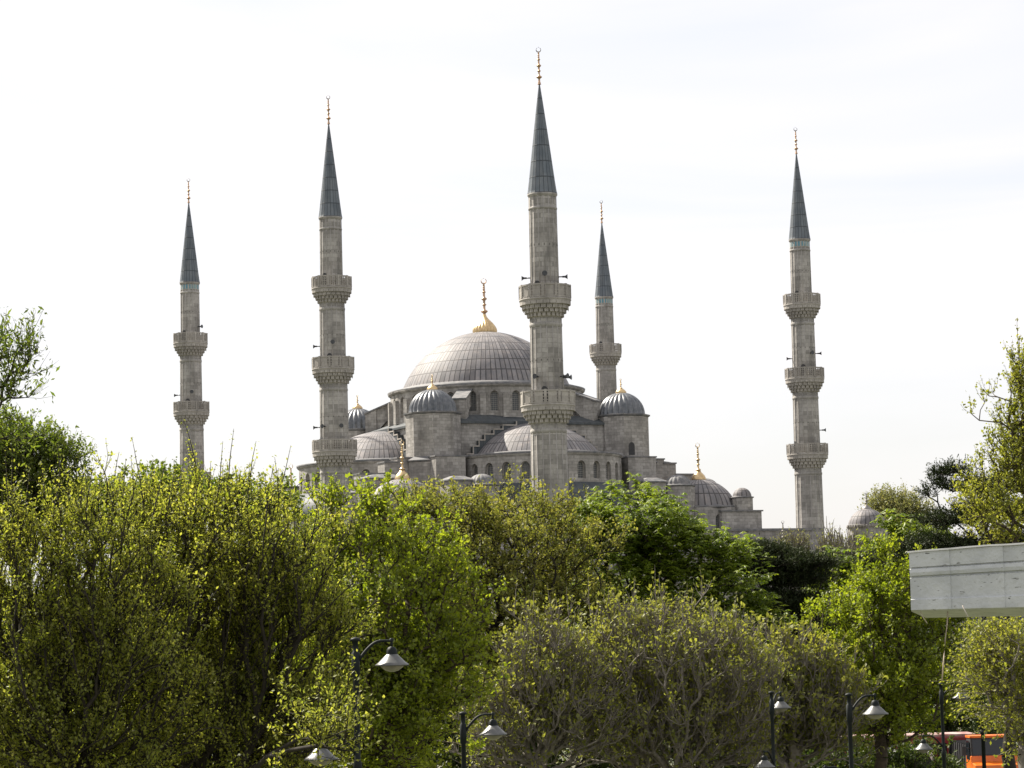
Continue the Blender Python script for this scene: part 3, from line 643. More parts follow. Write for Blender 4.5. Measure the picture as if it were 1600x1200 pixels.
# ------------------------------------------------------------------ vehicles on the road below
VM = {'roof': vary(mat('faded_pinkish_white_paint', (.5, .42, .38), .5), 1.3, (.22, .05, .04)), 'orange': vary(mat('orange_paint', (.75, .17, .01), .35), 3, (.62, .13, .01)), 'glass': mat('vehicle_glass', (.012, .015, .018), .08), 'tyre': vary(mat('tyre_rubber', (.02, .02, .02), .9), 9, (.03, .03, .03)),
      'rim': mat('wheel_rim', (.4, .4, .4), .4, .7), 'red': vary(mat('dark_red_paint', (.22, .012, .012), .35), 3, (.15, .01, .01)), 'white': vary(mat('white_paint', (.72, .71, .68), .35), 3, (.6, .59, .57)), 'black': vary(mat('black_trim', (.02, .02, .022), .5), 5, (.03, .03, .03)), 'lampg': mat('headlight_glass', (.7, .7, .66), .1), 'rustorange': mat('faded_orange_band', (.30, .085, .02), .5)}
def wheel(root, x, y, r, w_, side):
    b = MB(); n = 20; prof = [(r * .62, -w_ / 2), (r * .95, -w_ / 2), (r, -w_ / 3), (r, w_ / 3), (r * .95, w_ / 2), (r * .62, w_ / 2), (r * .62, -w_ / 2)]
    def ring(prof, mt):
        b = MB(); base = 0
        for (rr, yy) in prof:
            for k in range(n): a = 2 * PI * k / n; b.v.append((x + rr * math.cos(a), y + yy, r + rr * math.sin(a)))
        for i in range(len(prof) - 1):
            for k in range(n): b.f.append((i * n + k, i * n + (k + 1) % n, (i + 1) * n + (k + 1) % n, (i + 1) * n + k)); b.mi.append(0); b.sm.append(True); b.uv += [(0, 0)] * 4
        return b
    t_ = ring(prof, None).build('wheel', VM['tyre'], root); ring([(r * .61, side * w_ * .3), (r * .5, side * w_ * .18), (r * .2, side * w_ * .25), (.01, side * w_ * .42)], None).build('rim', VM['rim'], t_)
def side_profile(b, prof, hw, mi=0, bev=.06):
    """body from an x-z outline, slightly narrower at the very sides so the edges catch light"""
    n = len(prof); cx = sum(p[0] for p in prof) / n; cz = sum(p[1] for p in prof) / n
    sh = [(cx + (x - cx) * (1 - bev / 2), cz + (z - cz) * (1 - bev)) for x, z in prof]
    R = [[(x, -hw, z) for x, z in sh], [(x, -hw + bev, z) for x, z in prof], [(x, hw - bev, z) for x, z in prof], [(x, hw, z) for x, z in sh]]
    b.face(R[0]); b.face(R[3][::-1])
    for i in range(3):
        for j in range(n): k = (j + 1) % n; b.face([R[i][k], R[i][j], R[i + 1][j], R[i + 1][k]], mi=mi)
def truck():
    p = at(1549, 1138, 121); root = thing('orange_truck', 'orange truck with a dark windscreen facing the camera in the bottom right corner', 'truck', (p.x, 121, gz(121)), -PI / 2)
    # local +x is forward (towards the camera), width along y
    b = MB(); side_profile(b, [(-.9, .6), (-.9, 2.25), (.40, 2.25), (.46, 1.98), (1.5, 1.86), (1.62, 1.5), (1.62, .6)], 1.12); b.build('cab', VM['orange'], root)
    b = MB(); side_profile(b, [(-.88, 2.252), (-.88, 3.08), (.24, 3.1), (.39, 2.252)], 1.08); b.build('cab_top', VM['black'], root)
    b = MB(); side_profile(b, [(-.95, 3.085), (-.95, 3.2), (.30, 3.2), (.30, 3.105)], 1.12); b.build('cab_roof', VM['orange'], root)
    b = MB(); b.face([(.265, -1.0, 3.02), (.265, 1.0, 3.02), (.395, 1.0, 2.3), (.395, -1.0, 2.3)][::-1]); b.build('windscreen', VM['glass'], root)
    for s_ in (-1, 1):
        b = MB(); q = [(-.7, 1.128 * s_, 2.05), (.2, 1.128 * s_, 2.05), (.05, 1.128 * s_, 2.95), (-.7, 1.128 * s_, 2.95)]; b.face(q if s_ < 0 else q[::-1]); b.build('side_window', VM['glass'], root)
        b = MB(); b.lathe([(.01, .04), (.13, .02), (.14, -.04)], 16); o = b.build('headlight', VM['lampg'], root); o.rotation_euler = (0, PI / 2, 0); o.location = (1.6, .8 * s_, 1.15)
        b = MB(); b.box(.3, .36, -.1, .1, -.22, .22); b.tube([(.33, -.1 * s_, .15), (.2, -.35 * s_, .1)], .02); o = b.build('mirror', VM['black'], root); o.location = (0, 1.42 * s_, 2.5)
        wheel(root, .75, .95 * s_, .48, .28, s_); wheel(root, -4.0, .95 * s_, .48, .4, s_)
    b = MB(); b.box(1.6, 1.78, -1.14, 1.14, .55, .85); b.build('bumper', VM['black'], root)
    b = MB(); 
    for i in range(6): b.box(1.615, 1.64, -.5, .5, 1.0 + i * .09, 1.05 + i * .09)
    b.build('grille', VM['black'], root)
    b = MB(); b.prism([(-5.4, -1.05), (-1.0, -1.05), (-1.0, 1.05), (-5.4, 1.05)], 1.0, 2.7); 
    for i in range(8): x = -5.35 + i * .6; b.box(x, x + .08, -1.09, 1.09, 1.0, 2.75)
    b.build('cargo_box', VM['black'], root)
truck()
def bus():
    Y = 127.5; p = at(1524, 1145, Y); root = thing('tour_bus', 'dark red bus with white roof edge and orange band beneath the trees', 'bus', (p.x - 4.2, Y, gz(Y)))
    b = MB(); side_profile(b, [(-4.2, .45), (-4.25, 1.2), (-4.1, 2.75), (-3.9, 2.95), (3.9, 2.95), (4.15, 2.75), (4.25, 1.2), (4.2, .45)], 1.22); b.build('body', VM['red'], root)
    b = MB(); b.box(-4.0, 4.0, -1.15, 1.15, 2.952, 3.05); b.build('roof', VM['roof'], root)
    for i in range(6):
        x = -3.85 + i * 1.29
        for s_ in (-1, 1):
            b = MB(); q = [(x, 1.223 * s_, 1.75), (x + 1.2, 1.223 * s_, 1.75), (x + 1.2, 1.223 * s_, 2.62), (x, 1.223 * s_, 2.62)]; b.face(q if s_ < 0 else q[::-1]); b.build('window', VM['glass'], root)
    b = MB(); b.box(1.9, 3.9, -1.235, -1.222, 1.28, 1.66); bd = b.build('band', VM['rustorange'], root)
    tcu = bpy.data.curves.new('lettering', 'FONT'); tcu.body = 'VA:SI'; tcu.size = .42; tcu.extrude = .004; tcu.align_x = 'CENTER'; tcu.materials.append(VM['black'])
    o = bpy.data.objects.new('lettering', tcu); col.objects.link(o); bpy.context.view_layer.update(); me_ = bpy.data.meshes.new_from_object(o); bpy.data.objects.remove(o); o = link('lettering', me_, bd); o.location = (2.95, -1.242, 1.33); o.rotation_euler = (PI / 2, 0, 0)
    b = MB(); pts = [(2.25 + .55 * math.cos(a), -1.27, 1.25 + .72 * math.sin(a)) for a in [PI * .55 - i * PI * .55 / 8 for i in range(9)]]; b.tube(pts, [.07, .08, .08, .075, .06, .05, .04, .03, .025], 6); b.build('mirror_arm', VM['white'], root)
    for x in (-2.7, 2.6):
        for s_ in (-1, 1): wheel(root, x, 1.02 * s_, .46, .28, s_)
bus()
def van():
    Y = 123.6; p = at(1334, 1159, Y); root = thing('white_van', 'white van with its roof glimpsed under the middle right trees', 'van', (p.x + 2.4, Y, gz(Y)))
    b = MB(); side_profile(b, [(-2.4, .4), (-2.45, 1.0), (-2.35, 2.35), (-2.2, 2.45), (1.2, 2.45), (1.9, 1.45), (2.5, 1.15), (2.6, .4)], .95); b.build('body', VM['white'], root)
    for s_ in (-1, 1):
        for x0, x1, x2 in ((-2.1, -.9, -.9), (-.8, .2, .2), (.3, 1.55, 1.12)):
            b = MB(); q = [(x0, .953 * s_, 1.5), (x1, .953 * s_, 1.5), (x2, .953 * s_, 2.2), (x0, .953 * s_, 2.2)]; b.face(q if s_ < 0 else q[::-1]); b.build('window', VM['glass'], root)
        for x in (-1.5, 1.6): wheel(root, x, .8 * s_, .36, .24, s_)
    b = MB(); b.face([(1.27, -.8, 2.38), (1.27, .8, 2.38), (1.9, .8, 1.5), (1.9, -.8, 1.5)][::-1]); b.build('windscreen', VM['glass'], root)
van()
b = MB(); b.lathe([(.1, 0), (.09, 3.6), (.12, 3.62), (.12, 3.75), (.01, 3.8)], 12); o = b.build('steel_post', M['lamp_pole']); p = at(1520, 1145, 116); o.location = (p.x, 113.5, gz(113.5)); tag(o, 'dark steel post in front of the orange truck', 'post')
# ------------------------------------------------------------------ small domed buildings behind the trees on the right
def kiosk(label, px, rim_py, Y, R, apex_py, body_h, group=None):
    p = at(px, rim_py, Y); g0 = gz(Y); h = at(px, apex_py, Y).z - p.z; z = p.z - g0; root = thing('domed_building', label, 'building', (p.x, Y, g0), .3)
    b = MB(); A0 = PI / 8; wl = []
    for i in range(8):
        a = A0 + PI / 4 * i + PI / 8; hh = PI / 8; RR = R * .97
        A = (RR / math.cos(hh) * math.cos(a - hh), RR / math.cos(hh) * math.sin(a - hh)); B = (RR / math.cos(hh) * math.cos(a + hh), RR / math.cos(hh) * math.sin(a + hh)); wl.append(bay(b, A, B, 0, z - .25, R * .34, z - R * 1.25, z - R * .72, .35))
    b.lathe([(R * 1.03, z - .45), (R * 1.12, z - .3), (R * 1.14, z - .05), (R * .95, z)], 8, (0, 0), PI / 4, 2 * PI + PI / 4, mi=1, sm=False); w0 = b.build('wall', [M['stone'], M['stone_pale']], root)
    for k in range(32):
        pass
    for ca in wl: window(w0, ca, R * .34, z - R * 1.25, z - R * .72)
    b = MB()
    for k in range(40):
        a = 2 * PI * k / 40; b.lathe([(.01, z - .55), (.14, z - .4), (.14, z - .1), (.02, z)], 5, (R * 1.05 * math.cos(a), R * 1.05 * math.sin(a)))
    b.build('scalloped_cornice', M['stone_pale'], root)
    b = MB(); b.lathe([(R * 1.02, z - .02)] + cap_prof(R, z + .05, h, 14), 48, U=24, V=1.5); dm = b.build('dome', M['lead'], root)
    finial_mb(0, 0, z + h - .1, R * .95, .9, .12, base=[(.75, z + h - .1), (.7, z + h + .2), (.3, z + h + .45), (.15, z + h + .6)], top_mi=0).build('finial', M['grey_metal'], dm)
kiosk('small octagonal stone building with a brown lead dome right of the last minaret', 1355, 820, 400, 3.05, 795, 8)
kiosk('low domed building half hidden behind the bright green bushes on the right', 1409, 846, 380, 2.6, 836, 6)
# ------------------------------------------------------------------ trees
def leaf_mat(name, c1, c2, trans=.5, gloss=.03, tcol=1.75):
    m = bpy.data.materials.new(name); m.use_nodes = True; t = m.node_tree; t.nodes.clear(); N, L = t.nodes.new, t.links.new
    o = N('ShaderNodeOutputMaterial'); at_ = N('ShaderNodeAttribute'); at_.attribute_name = 'var'
    c = mixc(t, at_.outputs['Fac'], c1, c2)
    c = mixc(t, noise(t, .55, 2, lo=.3, hi=.7), c, mixc(t, 1., c, (.78, .84, .8), 'MULTIPLY'))
    d = N('ShaderNodeBsdfDiffuse'); L(c, d.inputs[0]); tr = N('ShaderNodeBsdfTranslucent')
    tc_ = mixc(t, 1., c, (tcol * 1.05, tcol * 1.05, tcol * .8), 'MULTIPLY'); L(tc_, tr.inputs[0])
    ms = N('ShaderNodeMixShader'); ms.inputs[0].default_value = trans; L(d.outputs[0], ms.inputs[1]); L(tr.outputs[0], ms.inputs[2])
    g = N('ShaderNodeBsdfGlossy'); g.inputs[0].default_value = (.9, .9, .85, 1); g.inputs['Roughness'].default_value = .5
    m2 = N('ShaderNodeMixShader'); m2.inputs[0].default_value = gloss; L(ms.outputs[0], m2.inputs[1]); L(g.outputs[0], m2.inputs[2]); L(m2.outputs[0], o.inputs[0])
    return m
def bark(name, c, c2): return vary(mat(name, c, .9, spec=.2), 6, c2)
LM = {'olive': leaf_mat('pale_olive_leaf', (.155, .18, .014), (.30, .29, .05), .55),
      'lime': leaf_mat('lime_green_leaf', (.145, .185, .009), (.235, .26, .018), .56),
      'brown': leaf_mat('bronze_green_leaf', (.125, .14, .018), (.235, .21, .045)),
      'chestnut': leaf_mat('chestnut_leaf', (.092, .138, .007), (.20, .24, .015), .45, .04),
      'cedar': leaf_mat('cedar_needle', (.018, .03, .010), (.04, .05, .016), .12, .02),
      'bud': leaf_mat('young_spring_leaf', (.14, .155, .014), (.25, .245, .04), .52),
      'budding': leaf_mat('small_budding_leaf', (.13, .14, .016), (.24, .235, .045), .48),
      'dark': leaf_mat('dark_green_leaf', (.038, .062, .010), (.075, .095, .016), .4),
      'green': leaf_mat('mid_green_leaf', (.075, .112, .010), (.14, .165, .02), .5),
      'pale': leaf_mat('pale_grey_green_leaf', (.13, .14, .045), (.20, .18, .07), .5)}
BK = {'dark': bark('dark_bark', (.045, .038, .028), (.025, .022, .018)), 'grey': bark('grey_twig_bark', (.24, .215, .185), (.13, .115, .095)), 'mid': bark('brown_bark', (.085, .065, .045), (.045, .037, .028))}
def unit(a): return a / np.maximum(1e-9, np.linalg.norm(a, axis=-1, keepdims=True))
def np_mesh(name, V, F, mats, var=None, smooth=False):
    me = bpy.data.meshes.new(name); nv, nf = len(V), len(F)
    me.vertices.add(nv); me.vertices.foreach_set('co', np.asarray(V, np.float32).ravel())
    me.loops.add(nf * 4); me.loops.foreach_set('vertex_index', np.asarray(F, np.int32).ravel())
    me.polygons.add(nf); me.polygons.foreach_set('loop_start', np.arange(0, nf * 4, 4, dtype=np.int32)); me.polygons.foreach_set('loop_total', np.full(nf, 4, np.int32))
    me.polygons.foreach_set('use_smooth', np.full(nf, smooth, bool))
    if var is not None:
        a = me.attributes.new('var', 'FLOAT', 'POINT'); a.data.foreach_set('value', np.asarray(var, np.float32))
    me.materials.append(mats); me.update(calc_edges=True); return me
def frusta(A, B, ra, rb, n):
    """one open n-sided tapered tube per segment, all at once"""
    d = unit(B - A); ref = np.where(np.abs(d[:, 2:3]) > .9, np.array([[1., 0, 0]]), np.array([[0, 0, 1.]])); u = unit(np.cross(d, ref)); v = np.cross(d, u)
    ang = 2 * PI * np.arange(n) / n; ca, sa = np.cos(ang)[None, :, None], np.sin(ang)[None, :, None]
    ring = u[:, None] * ca + v[:, None] * sa
    V = np.concatenate([A[:, None] + ring * ra[:, None, None], B[:, None] + ring * rb[:, None, None]], 1).reshape(-1, 3)
    k = np.arange(n); q = np.stack([k, (k + 1) % n, n + (k + 1) % n, n + k], 1)
    F = (np.arange(len(A))[:, None, None] * 2 * n + q[None]).reshape(-1, 4)
    return V, F
def leaf_quads(P, D, Nn, Ln, W, fold=.12):
    S_ = unit(np.cross(D, Nn)); L_ = Ln[:, None]; W_ = W[:, None]; mid = P + D * L_ * .5
    V = np.stack([P, mid + S_ * W_ * .5 + Nn * W_ * fold, P + D * L_, mid - S_ * W_ * .5 + Nn * W_ * fold], 1).reshape(-1, 3)
    F = np.arange(len(P) * 4).reshape(-1, 4); return V, F
def grow(base, fork, targets, rs, alpha=.35, curve=.35, wob=.05):
    """join every target to the nearest suitable node; returns nodes, parents and tip indexes"""
    n0 = max(3, int((fork - base)[2] / .7)); nodes = [base + (fork - base) * (i / n0) + np.array([rs.normal() * .06, rs.normal() * .06, 0]) * (i > 0) for i in range(n0 + 1)]
    par = [-1] + list(range(n0)); plen = [0.] + [0.] * n0
    for i in range(1, n0 + 1): plen[i] = plen[i - 1] + np.linalg.norm(nodes[i] - nodes[i - 1])
    cap = len(targets) * 5 + 64; X = np.zeros((cap, 3)); PL_ = np.zeros(cap); m = len(nodes); X[:m] = nodes; PL_[:m] = plen
    first = max(1, n0 - 3); tips = []
    order = np.argsort(np.linalg.norm(targets - fork, axis=1))
    pr = np.full(cap, -1); pr[:m] = par
    for ti in order:
        t_ = targets[ti]; dv = t_ - X[first:m]; dist = np.linalg.norm(dv, axis=1)
        cost = dist + alpha * PL_[first:m] + np.maximum(0, -dv[:, 2]) * .8
        j = first + int(np.argmin(cost)); p = X[j]; dd = dist[j - first]
        k = 1 if dd < .35 else (2 if dd < .9 else 3)
        pd = unit(p - X[pr[j]]) if pr[j] >= 0 else np.array([0, 0, 1.])
        prev = j
        for i in range(1, k + 1):
            f_ = i / k; q = p + (t_ - p) * f_ + pd * dd * curve * f_ * (1 - f_) + (rs.normal(size=3) * wob * dd if i < k else 0)
            X[m] = q; pr[m] = prev; PL_[m] = PL_[prev] + dd / k; prev = m; m += 1
        tips.append(prev)
    X = X[:m]; pr = pr[:m]; cnt = np.zeros(m); cnt[tips] = 1
    for i in range(m - 1, 0, -1): cnt[pr[i]] += cnt[i]
    return X, pr, np.array(tips), cnt
def sample_blobs(blobs, n, rs, shell=1.6, clump=0, cs=.5, flat=1.):
    vol = np.array([b_[3] * b_[4] * b_[5] for b_ in blobs]) ** .8; ch = rs.choice(len(blobs), n, p=vol / vol.sum())
    B_ = np.array(blobs)[ch]
    d = unit(rs.normal(size=(n, 3))); r = rs.random(n) ** (1 / (3 * shell))
    r = np.minimum(1.28, r * (1 + .15 * rs.normal(size=n)))
    P = B_[:, :3] + d * r[:, None] * B_[:, 3:6]
    if clump:
        ci = rs.integers(0, n, clump); C_ = P[ci]
        k = rs.integers(0, clump, n); P2 = C_[k] + rs.normal(size=(n, 3)) * cs * np.array([1, 1, flat]); keep = rs.random(n) < .85
        P = np.where(keep[:, None], P2, P)
    return P
def tree(name, label, base, fork, blobs, n=700, leaf='green', bk='dark', r_tip=.012, pipe=.42, twigs=4, tw_len=.5, tw_up=.3, tw_out=.6, lf=8, ls=.07, lw=.6, droop=0.,
         shell=1.6, clump=0, cs=.5, flat=1., shoots=0, shoot_len=(1, 2), shoot_leaf=26, seed=1, group=None, cat='tree', palm=False, needles=False, twig_r=.006, up_n=.5, sh_z=.6, sh_ls=.7, alpha=.35, curve=.35, wob=.05, tuft=False):
    rs = np.random.default_rng(seed); base = np.array(base, float); fork = np.array(fork, float)
    T = sample_blobs(blobs, n, rs, shell, clump, cs, flat)
    X, pr, tips, cnt = grow(base, fork, T, rs, alpha, curve, wob)
    rad = r_tip * cnt ** pipe
    A, B = X[pr[1:]], X[1:]; ra = np.maximum(rad[pr[1:]], rad[1:]) ; ra = np.where(ra > rad[1:] * 1.6, rad[1:] * 1.25, ra); rb = rad[1:]
    thick = rb > .035; VV, FF, off = [], [], 0
    for msk, sd_ in ((thick, 7), (~thick, 4)):
        if msk.any():
            V, F = frusta(A[msk], B[msk], ra[msk], rb[msk], sd_); VV.append(V); FF.append(F + off); off += len(V)
    cen = np.array([b_[:3] for b_ in blobs]).mean(0); cen[2] -= np.mean([b_[5] for b_ in blobs]) * .8
    # twigs from tips
    tp = X[tips]; td = unit(tp - X[pr[tips]]); P0 = np.repeat(tp, twigs, 0); D0 = np.repeat(td, twigs, 0); outw = unit(P0 - cen)
    D = unit(D0 * .5 + outw * tw_out + np.array([0, 0, tw_up]) + rs.normal(size=P0.shape) * .55)
    Ln = tw_len * rs.uniform(.5, 1.25, len(P0)); E1 = P0 + D * Ln[:, None] * .5; D2 = unit(D + np.array([0, 0, tw_up * .6 - droop]) + rs.normal(size=D.shape) * .15); E2 = E1 + D2 * Ln[:, None] * .5
    tr = np.full(len(P0), twig_r)
    for a_, b_, r0, r1 in ((P0, E1, tr * 1.3, tr), (E1, E2, tr, tr * .5)):
        V, F = frusta(a_, b_, r0, r1, 3); VV.append(V); FF.append(F + off); off += len(V)
    # long upright shoots above the crown
    LP, LD, LL = [], [], []
    if shoots:
        hi = tips[np.argsort(-(X[tips][:, 2] + rs.normal(size=len(tips)) * sh_z))[:max(shoots * 2, 1)]]; hi = rs.choice(hi, shoots, replace=False)
        p = X[hi]; d = unit(np.array([0, 0, 1.]) + rs.normal(size=p.shape) * .13 + unit(p - cen) * .12); ln = rs.uniform(*shoot_len, shoots)
        segs = 5; q = p.copy()
        for i in range(segs):
            q2 = q + d * (ln / segs)[:, None]; d = unit(d + rs.normal(size=d.shape) * .05 + np.array([0, 0, .05]))
            V, F = frusta(q, q2, np.full(shoots, .016 - .0024 * i), np.full(shoots, .0136 - .0024 * i), 4); VV.append(V); FF.append(F + off); off += len(V)
            m_ = max(1, shoot_leaf // segs); f_ = rs.random((shoots, m_)); LP.append((q[:, None] + (q2 - q)[:, None] * f_[..., None]).reshape(-1, 3)); LD.append(np.repeat(d, m_, 0)); LL.append(np.full(shoots * m_, sh_ls)); q = q2
    trunk_me = np_mesh('trunk', np.concatenate(VV), np.concatenate(FF), BK[bk], smooth=True)
    # leaves
    f_ = np.tile(np.linspace(.78 if tuft else .12, 1, lf), len(P0)) ; idx = np.repeat(np.arange(len(P0)), lf)
    LPm = np.where((f_ < .5)[:, None], P0[idx] + (E1 - P0)[idx] * (f_ * 2)[:, None], E1[idx] + (E2 - E1)[idx] * (f_ * 2 - 1)[:, None])
    LP.append(LPm); LD.append(D2[idx]); LL.append(np.ones(len(idx)))
    LP, LD, LL = np.concatenate(LP), np.concatenate(LD), np.concatenate(LL); nl = len(LP)
    LP = LP + rs.normal(size=LP.shape) * ls * .35
    if palm:     # palmate leaf: drooping leaflets fanned round a point
        k = 6; P = np.repeat(LP, k, 0); a = rs.random(nl)[:, None] * 6.28 + np.arange(k)[None] * (2 * PI / k); a = a.ravel()
        dd = np.stack([np.cos(a), np.sin(a), np.repeat(rs.uniform(-.95, -.15, nl), k)], 1); dd = unit(dd + rs.normal(size=dd.shape) * .15)
        nn = unit(np.array([0, 0, 1.]) + dd * .8 + rs.normal(size=dd.shape) * .2); nn = unit(nn - dd * (nn * dd).sum(1, keepdims=True))
        sz = ls * rs.uniform(.7, 1.2, len(P)); V, F = leaf_quads(P + dd * .03, dd, nn, sz, sz * lw, -.15); var = np.repeat(np.repeat(rs.random(nl) ** 1.3, k), 4)
    else:
        dd = unit(LD * (.9 if needles else .45) + rs.normal(size=LP.shape) * .75 + np.array([0, 0, -droop * .6])); nn = unit(np.array([0, 0, up_n]) + unit(LP - cen) * .3 + rs.normal(size=dd.shape) * .55)
        nn = unit(nn - dd * (nn * dd).sum(1, keepdims=True)); sz = ls * LL * rs.uniform(.45, 1.4, nl); V, F = leaf_quads(LP, dd, nn, sz, sz * lw); var = np.repeat(np.clip(rs.random(nl) ** 1.2, 0, 1), 4)
    root = thing(name, label, cat, tuple(base), 0, group)
    leafm = np_mesh('crown', V, F, LM[leaf], var)
    for nm_, me in (('trunk', trunk_me), ('crown', leafm)):
        me.transform(Matrix.Translation(-Vector(base))); link(nm_, me, root)
    return root
def PB(Y, blobs, depth=.9):
    """crown masses given as (px, py, rx_px, ry_px[, dY]) at distance Y -> metres"""
    r = []
    for q in blobs:
        dY = q[4] if len(q) > 4 else 0; p = at(q[0], q[1], Y + dY); k = (Y + dY) / CF
        r.append((p.x, p.y, p.z, q[2] * k, q[2] * k * depth, q[3] * k))
    return r
def bf(Y, px, fork_py, lean=0.):
    p = at(px, fork_py, Y); return (p.x - lean, Y, gz(Y) - .1), (p.x, Y, p.z)
def T(name, label, Y, px, fork_py, blobs, depth=.9, lean=0., **kw):
    b_, f_ = bf(Y, px, fork_py, lean); return tree(name, label, b_, f_, PB(Y, blobs, depth), **kw)

# left: pale olive trees with upright shoots
OL = dict(leaf='olive', bk='dark', twigs=4, tw_len=.62, tw_up=.9, tw_out=.3, lf=12, ls=.078, lw=.6, up_n=1.3, r_tip=.012, pipe=.41, clump=330, cs=.34, alpha=.85, curve=.5, wob=.02)
T('shooting_tree', 'pale olive tree at the left edge, its upright twiggy shoots against the sky', 50, 110, 1120,
  [(60, 995, 130, 175), (150, 925, 115, 130), (40, 900, 90, 85), (190, 1060, 110, 150), (40, 1130, 110, 120), (130, 1170, 120, 110)], n=1500, shoots=26, shoot_len=(.6, 1.4), seed=21, **OL)
T('shooting_tree', 'pale olive tree with tall bare shoots in front of the leftmost minaret', 53, 330, 1130,
  [(330, 965, 150, 180), (400, 900, 110, 115), (270, 880, 100, 105), (440, 1040, 110, 150), (250, 1060, 100, 140), (340, 1150, 140, 110), (470, 1150, 70, 90), (505, 1152, 42, 48, -8), (520, 1182, 36, 34, -8)], n=2100, shoots=34, shoot_len=(.8, 1.8), seed=22, **OL)
# lime green maple
LI = dict(leaf='lime', bk='mid', twigs=4, tw_len=.55, tw_up=.55, tw_out=.6, lf=10, ls=.10, lw=.75, r_tip=.012)
T('lime_tree', 'bright lime green tree behind the tallest street lamp', 64, 600, 1120,
  [(600, 935, 120, 135), (548, 845, 58, 70), (522, 800, 20, 40), (575, 790, 16, 30), (655, 1000, 90, 120), (560, 1060, 110, 120), (660, 880, 55, 60), (640, 1120, 100, 90)], n=1500, clump=260, cs=.28, seed=31, shoots=8, shoot_len=(.3, .6), sh_ls=1., **LI)
T('lime_tree', 'yellow green tree left of the concrete canopy', 95, 1375, 1120,
  [(1370, 1000, 95, 95), (1400, 930, 60, 60), (1330, 1040, 60, 80), (1440, 1010, 70, 100), (1380, 1090, 110, 60), (1350, 940, 35, 50)], n=1200, clump=240, cs=.32, seed=32, shoots=20, shoot_len=(.6, 1.2), sh_ls=1., **{**LI, 'ls': .125})
# bronze olive tree in the middle
T('bronze_tree', 'bronze green tree in front of the mosque wall at the middle', 90, 770, 1050,
  [(770, 885, 150, 108), (690, 836, 80, 62), (860, 845, 68, 55), (775, 812, 98, 44), (640, 816, 50, 42), (740, 1040, 110, 70), (870, 940, 70, 110), (720, 960, 90, 90)], n=1700, leaf='brown', bk='dark', twigs=4, tw_len=.55, tw_up=.4, lf=9, ls=.12, lw=.62, clump=300, cs=.35, seed=41)
# chestnut
T('chestnut_tree', 'dense bright green chestnut tree with drooping leaves below the right turret', 100, 1010, 1060,
  [(995, 812, 85, 52), (1040, 842, 52, 42), (930, 830, 50, 45), (970, 880, 90, 70), (1070, 900, 90, 70), (1130, 930, 70, 70), (1000, 960, 120, 80), (1150, 990, 60, 70)], n=1150, clump=270, cs=.36, flat=.55,
  leaf='chestnut', bk='dark', twigs=3, tw_len=.5, tw_up=.1, lf=3, ls=.205, lw=.48, palm=True, seed=51, shell=2.2)
# cedars
def cedar(label, Y, px, top_py, layers, seed, n=900):
    rs = np.random.default_rng(seed); bl = []
    for (x0, x1, py, th) in layers:
        p = at((x0 + x1) / 2, py, Y); k = Y / CF; bl.append((p.x, p.y, p.z, (x1 - x0) / 2 * k, (x1 - x0) / 2 * k * .8, th * k))
    top = at(px, top_py, Y)
    return tree('cedar_tree', label, (top.x, Y, gz(Y) - .1), (top.x, Y, top.z - 1.5), bl, n=n, leaf='cedar', bk='dark', twigs=5, tw_len=.5, tw_up=.06, tw_out=.7, lf=12, ls=.13, lw=.32, up_n=1.2, needles=True, shell=1.1, seed=seed)
cedar('dark flat-topped cedar below the rightmost minaret', 112, 1190, 862, [(1112, 1240, 866, 8), (1150, 1305, 882, 8), (1125, 1235, 890, 11), (1180, 1290, 905, 10), (1150, 1270, 940, 14), (1190, 1290, 975, 12), (1170, 1280, 1010, 16)], 61, 2000)
cedar('dark cedar with drooping flat branches above the concrete canopy', 98, 1560, 745, [(1452, 1520, 740, 5), (1436, 1470, 774, 4), (1446, 1492, 756, 4), (1470, 1600, 762, 6), (1490, 1640, 800, 9), (1430, 1560, 812, 9), (1400, 1540, 850, 10), (1340, 1480, 870, 9), (1500, 1660, 845, 12), (1420, 1600, 900, 16), (1460, 1620, 940, 14)], 62, 1500)
# budding trees with grey twigs
BU = dict(leaf='budding', bk='grey', twigs=6, tw_len=.62, tw_up=.7, tw_out=.5, lf=2, ls=.15, lw=.6, r_tip=.018, pipe=.38, twig_r=.011, tuft=True, alpha=.6, wob=.03, shell=.95, up_n=.9)
T('budding_tree', 'sparse budding tree with grey twigs right of the second street lamp', 80, 840, 1180,
  [(850, 1060, 75, 100), (800, 1130, 90, 80), (900, 1110, 80, 90)], n=750, seed=71, shoots=40, shoot_len=(.5, 1.3), shoot_leaf=10, sh_ls=1., **BU)
T('budding_tree', 'broad rounded budding tree with grey twigs at bottom centre', 82, 1060, 1190,
  [(1050, 1040, 140, 100), (1120, 1090, 110, 110), (960, 1070, 80, 110), (1050, 1140, 150, 80)], n=1550, seed=72, shoots=80, shoot_len=(.5, 1.4), shoot_leaf=10, sh_ls=1., **BU)
T('budding_tree', 'budding tree behind the left one of the two middle lamps', 92, 1235, 1150,
  [(1230, 1070, 75, 80), (1290, 1110, 70, 80), (1190, 1130, 70, 70)], n=1000, seed=73, **{**BU, 'ls': .19, 'twig_r': .013})
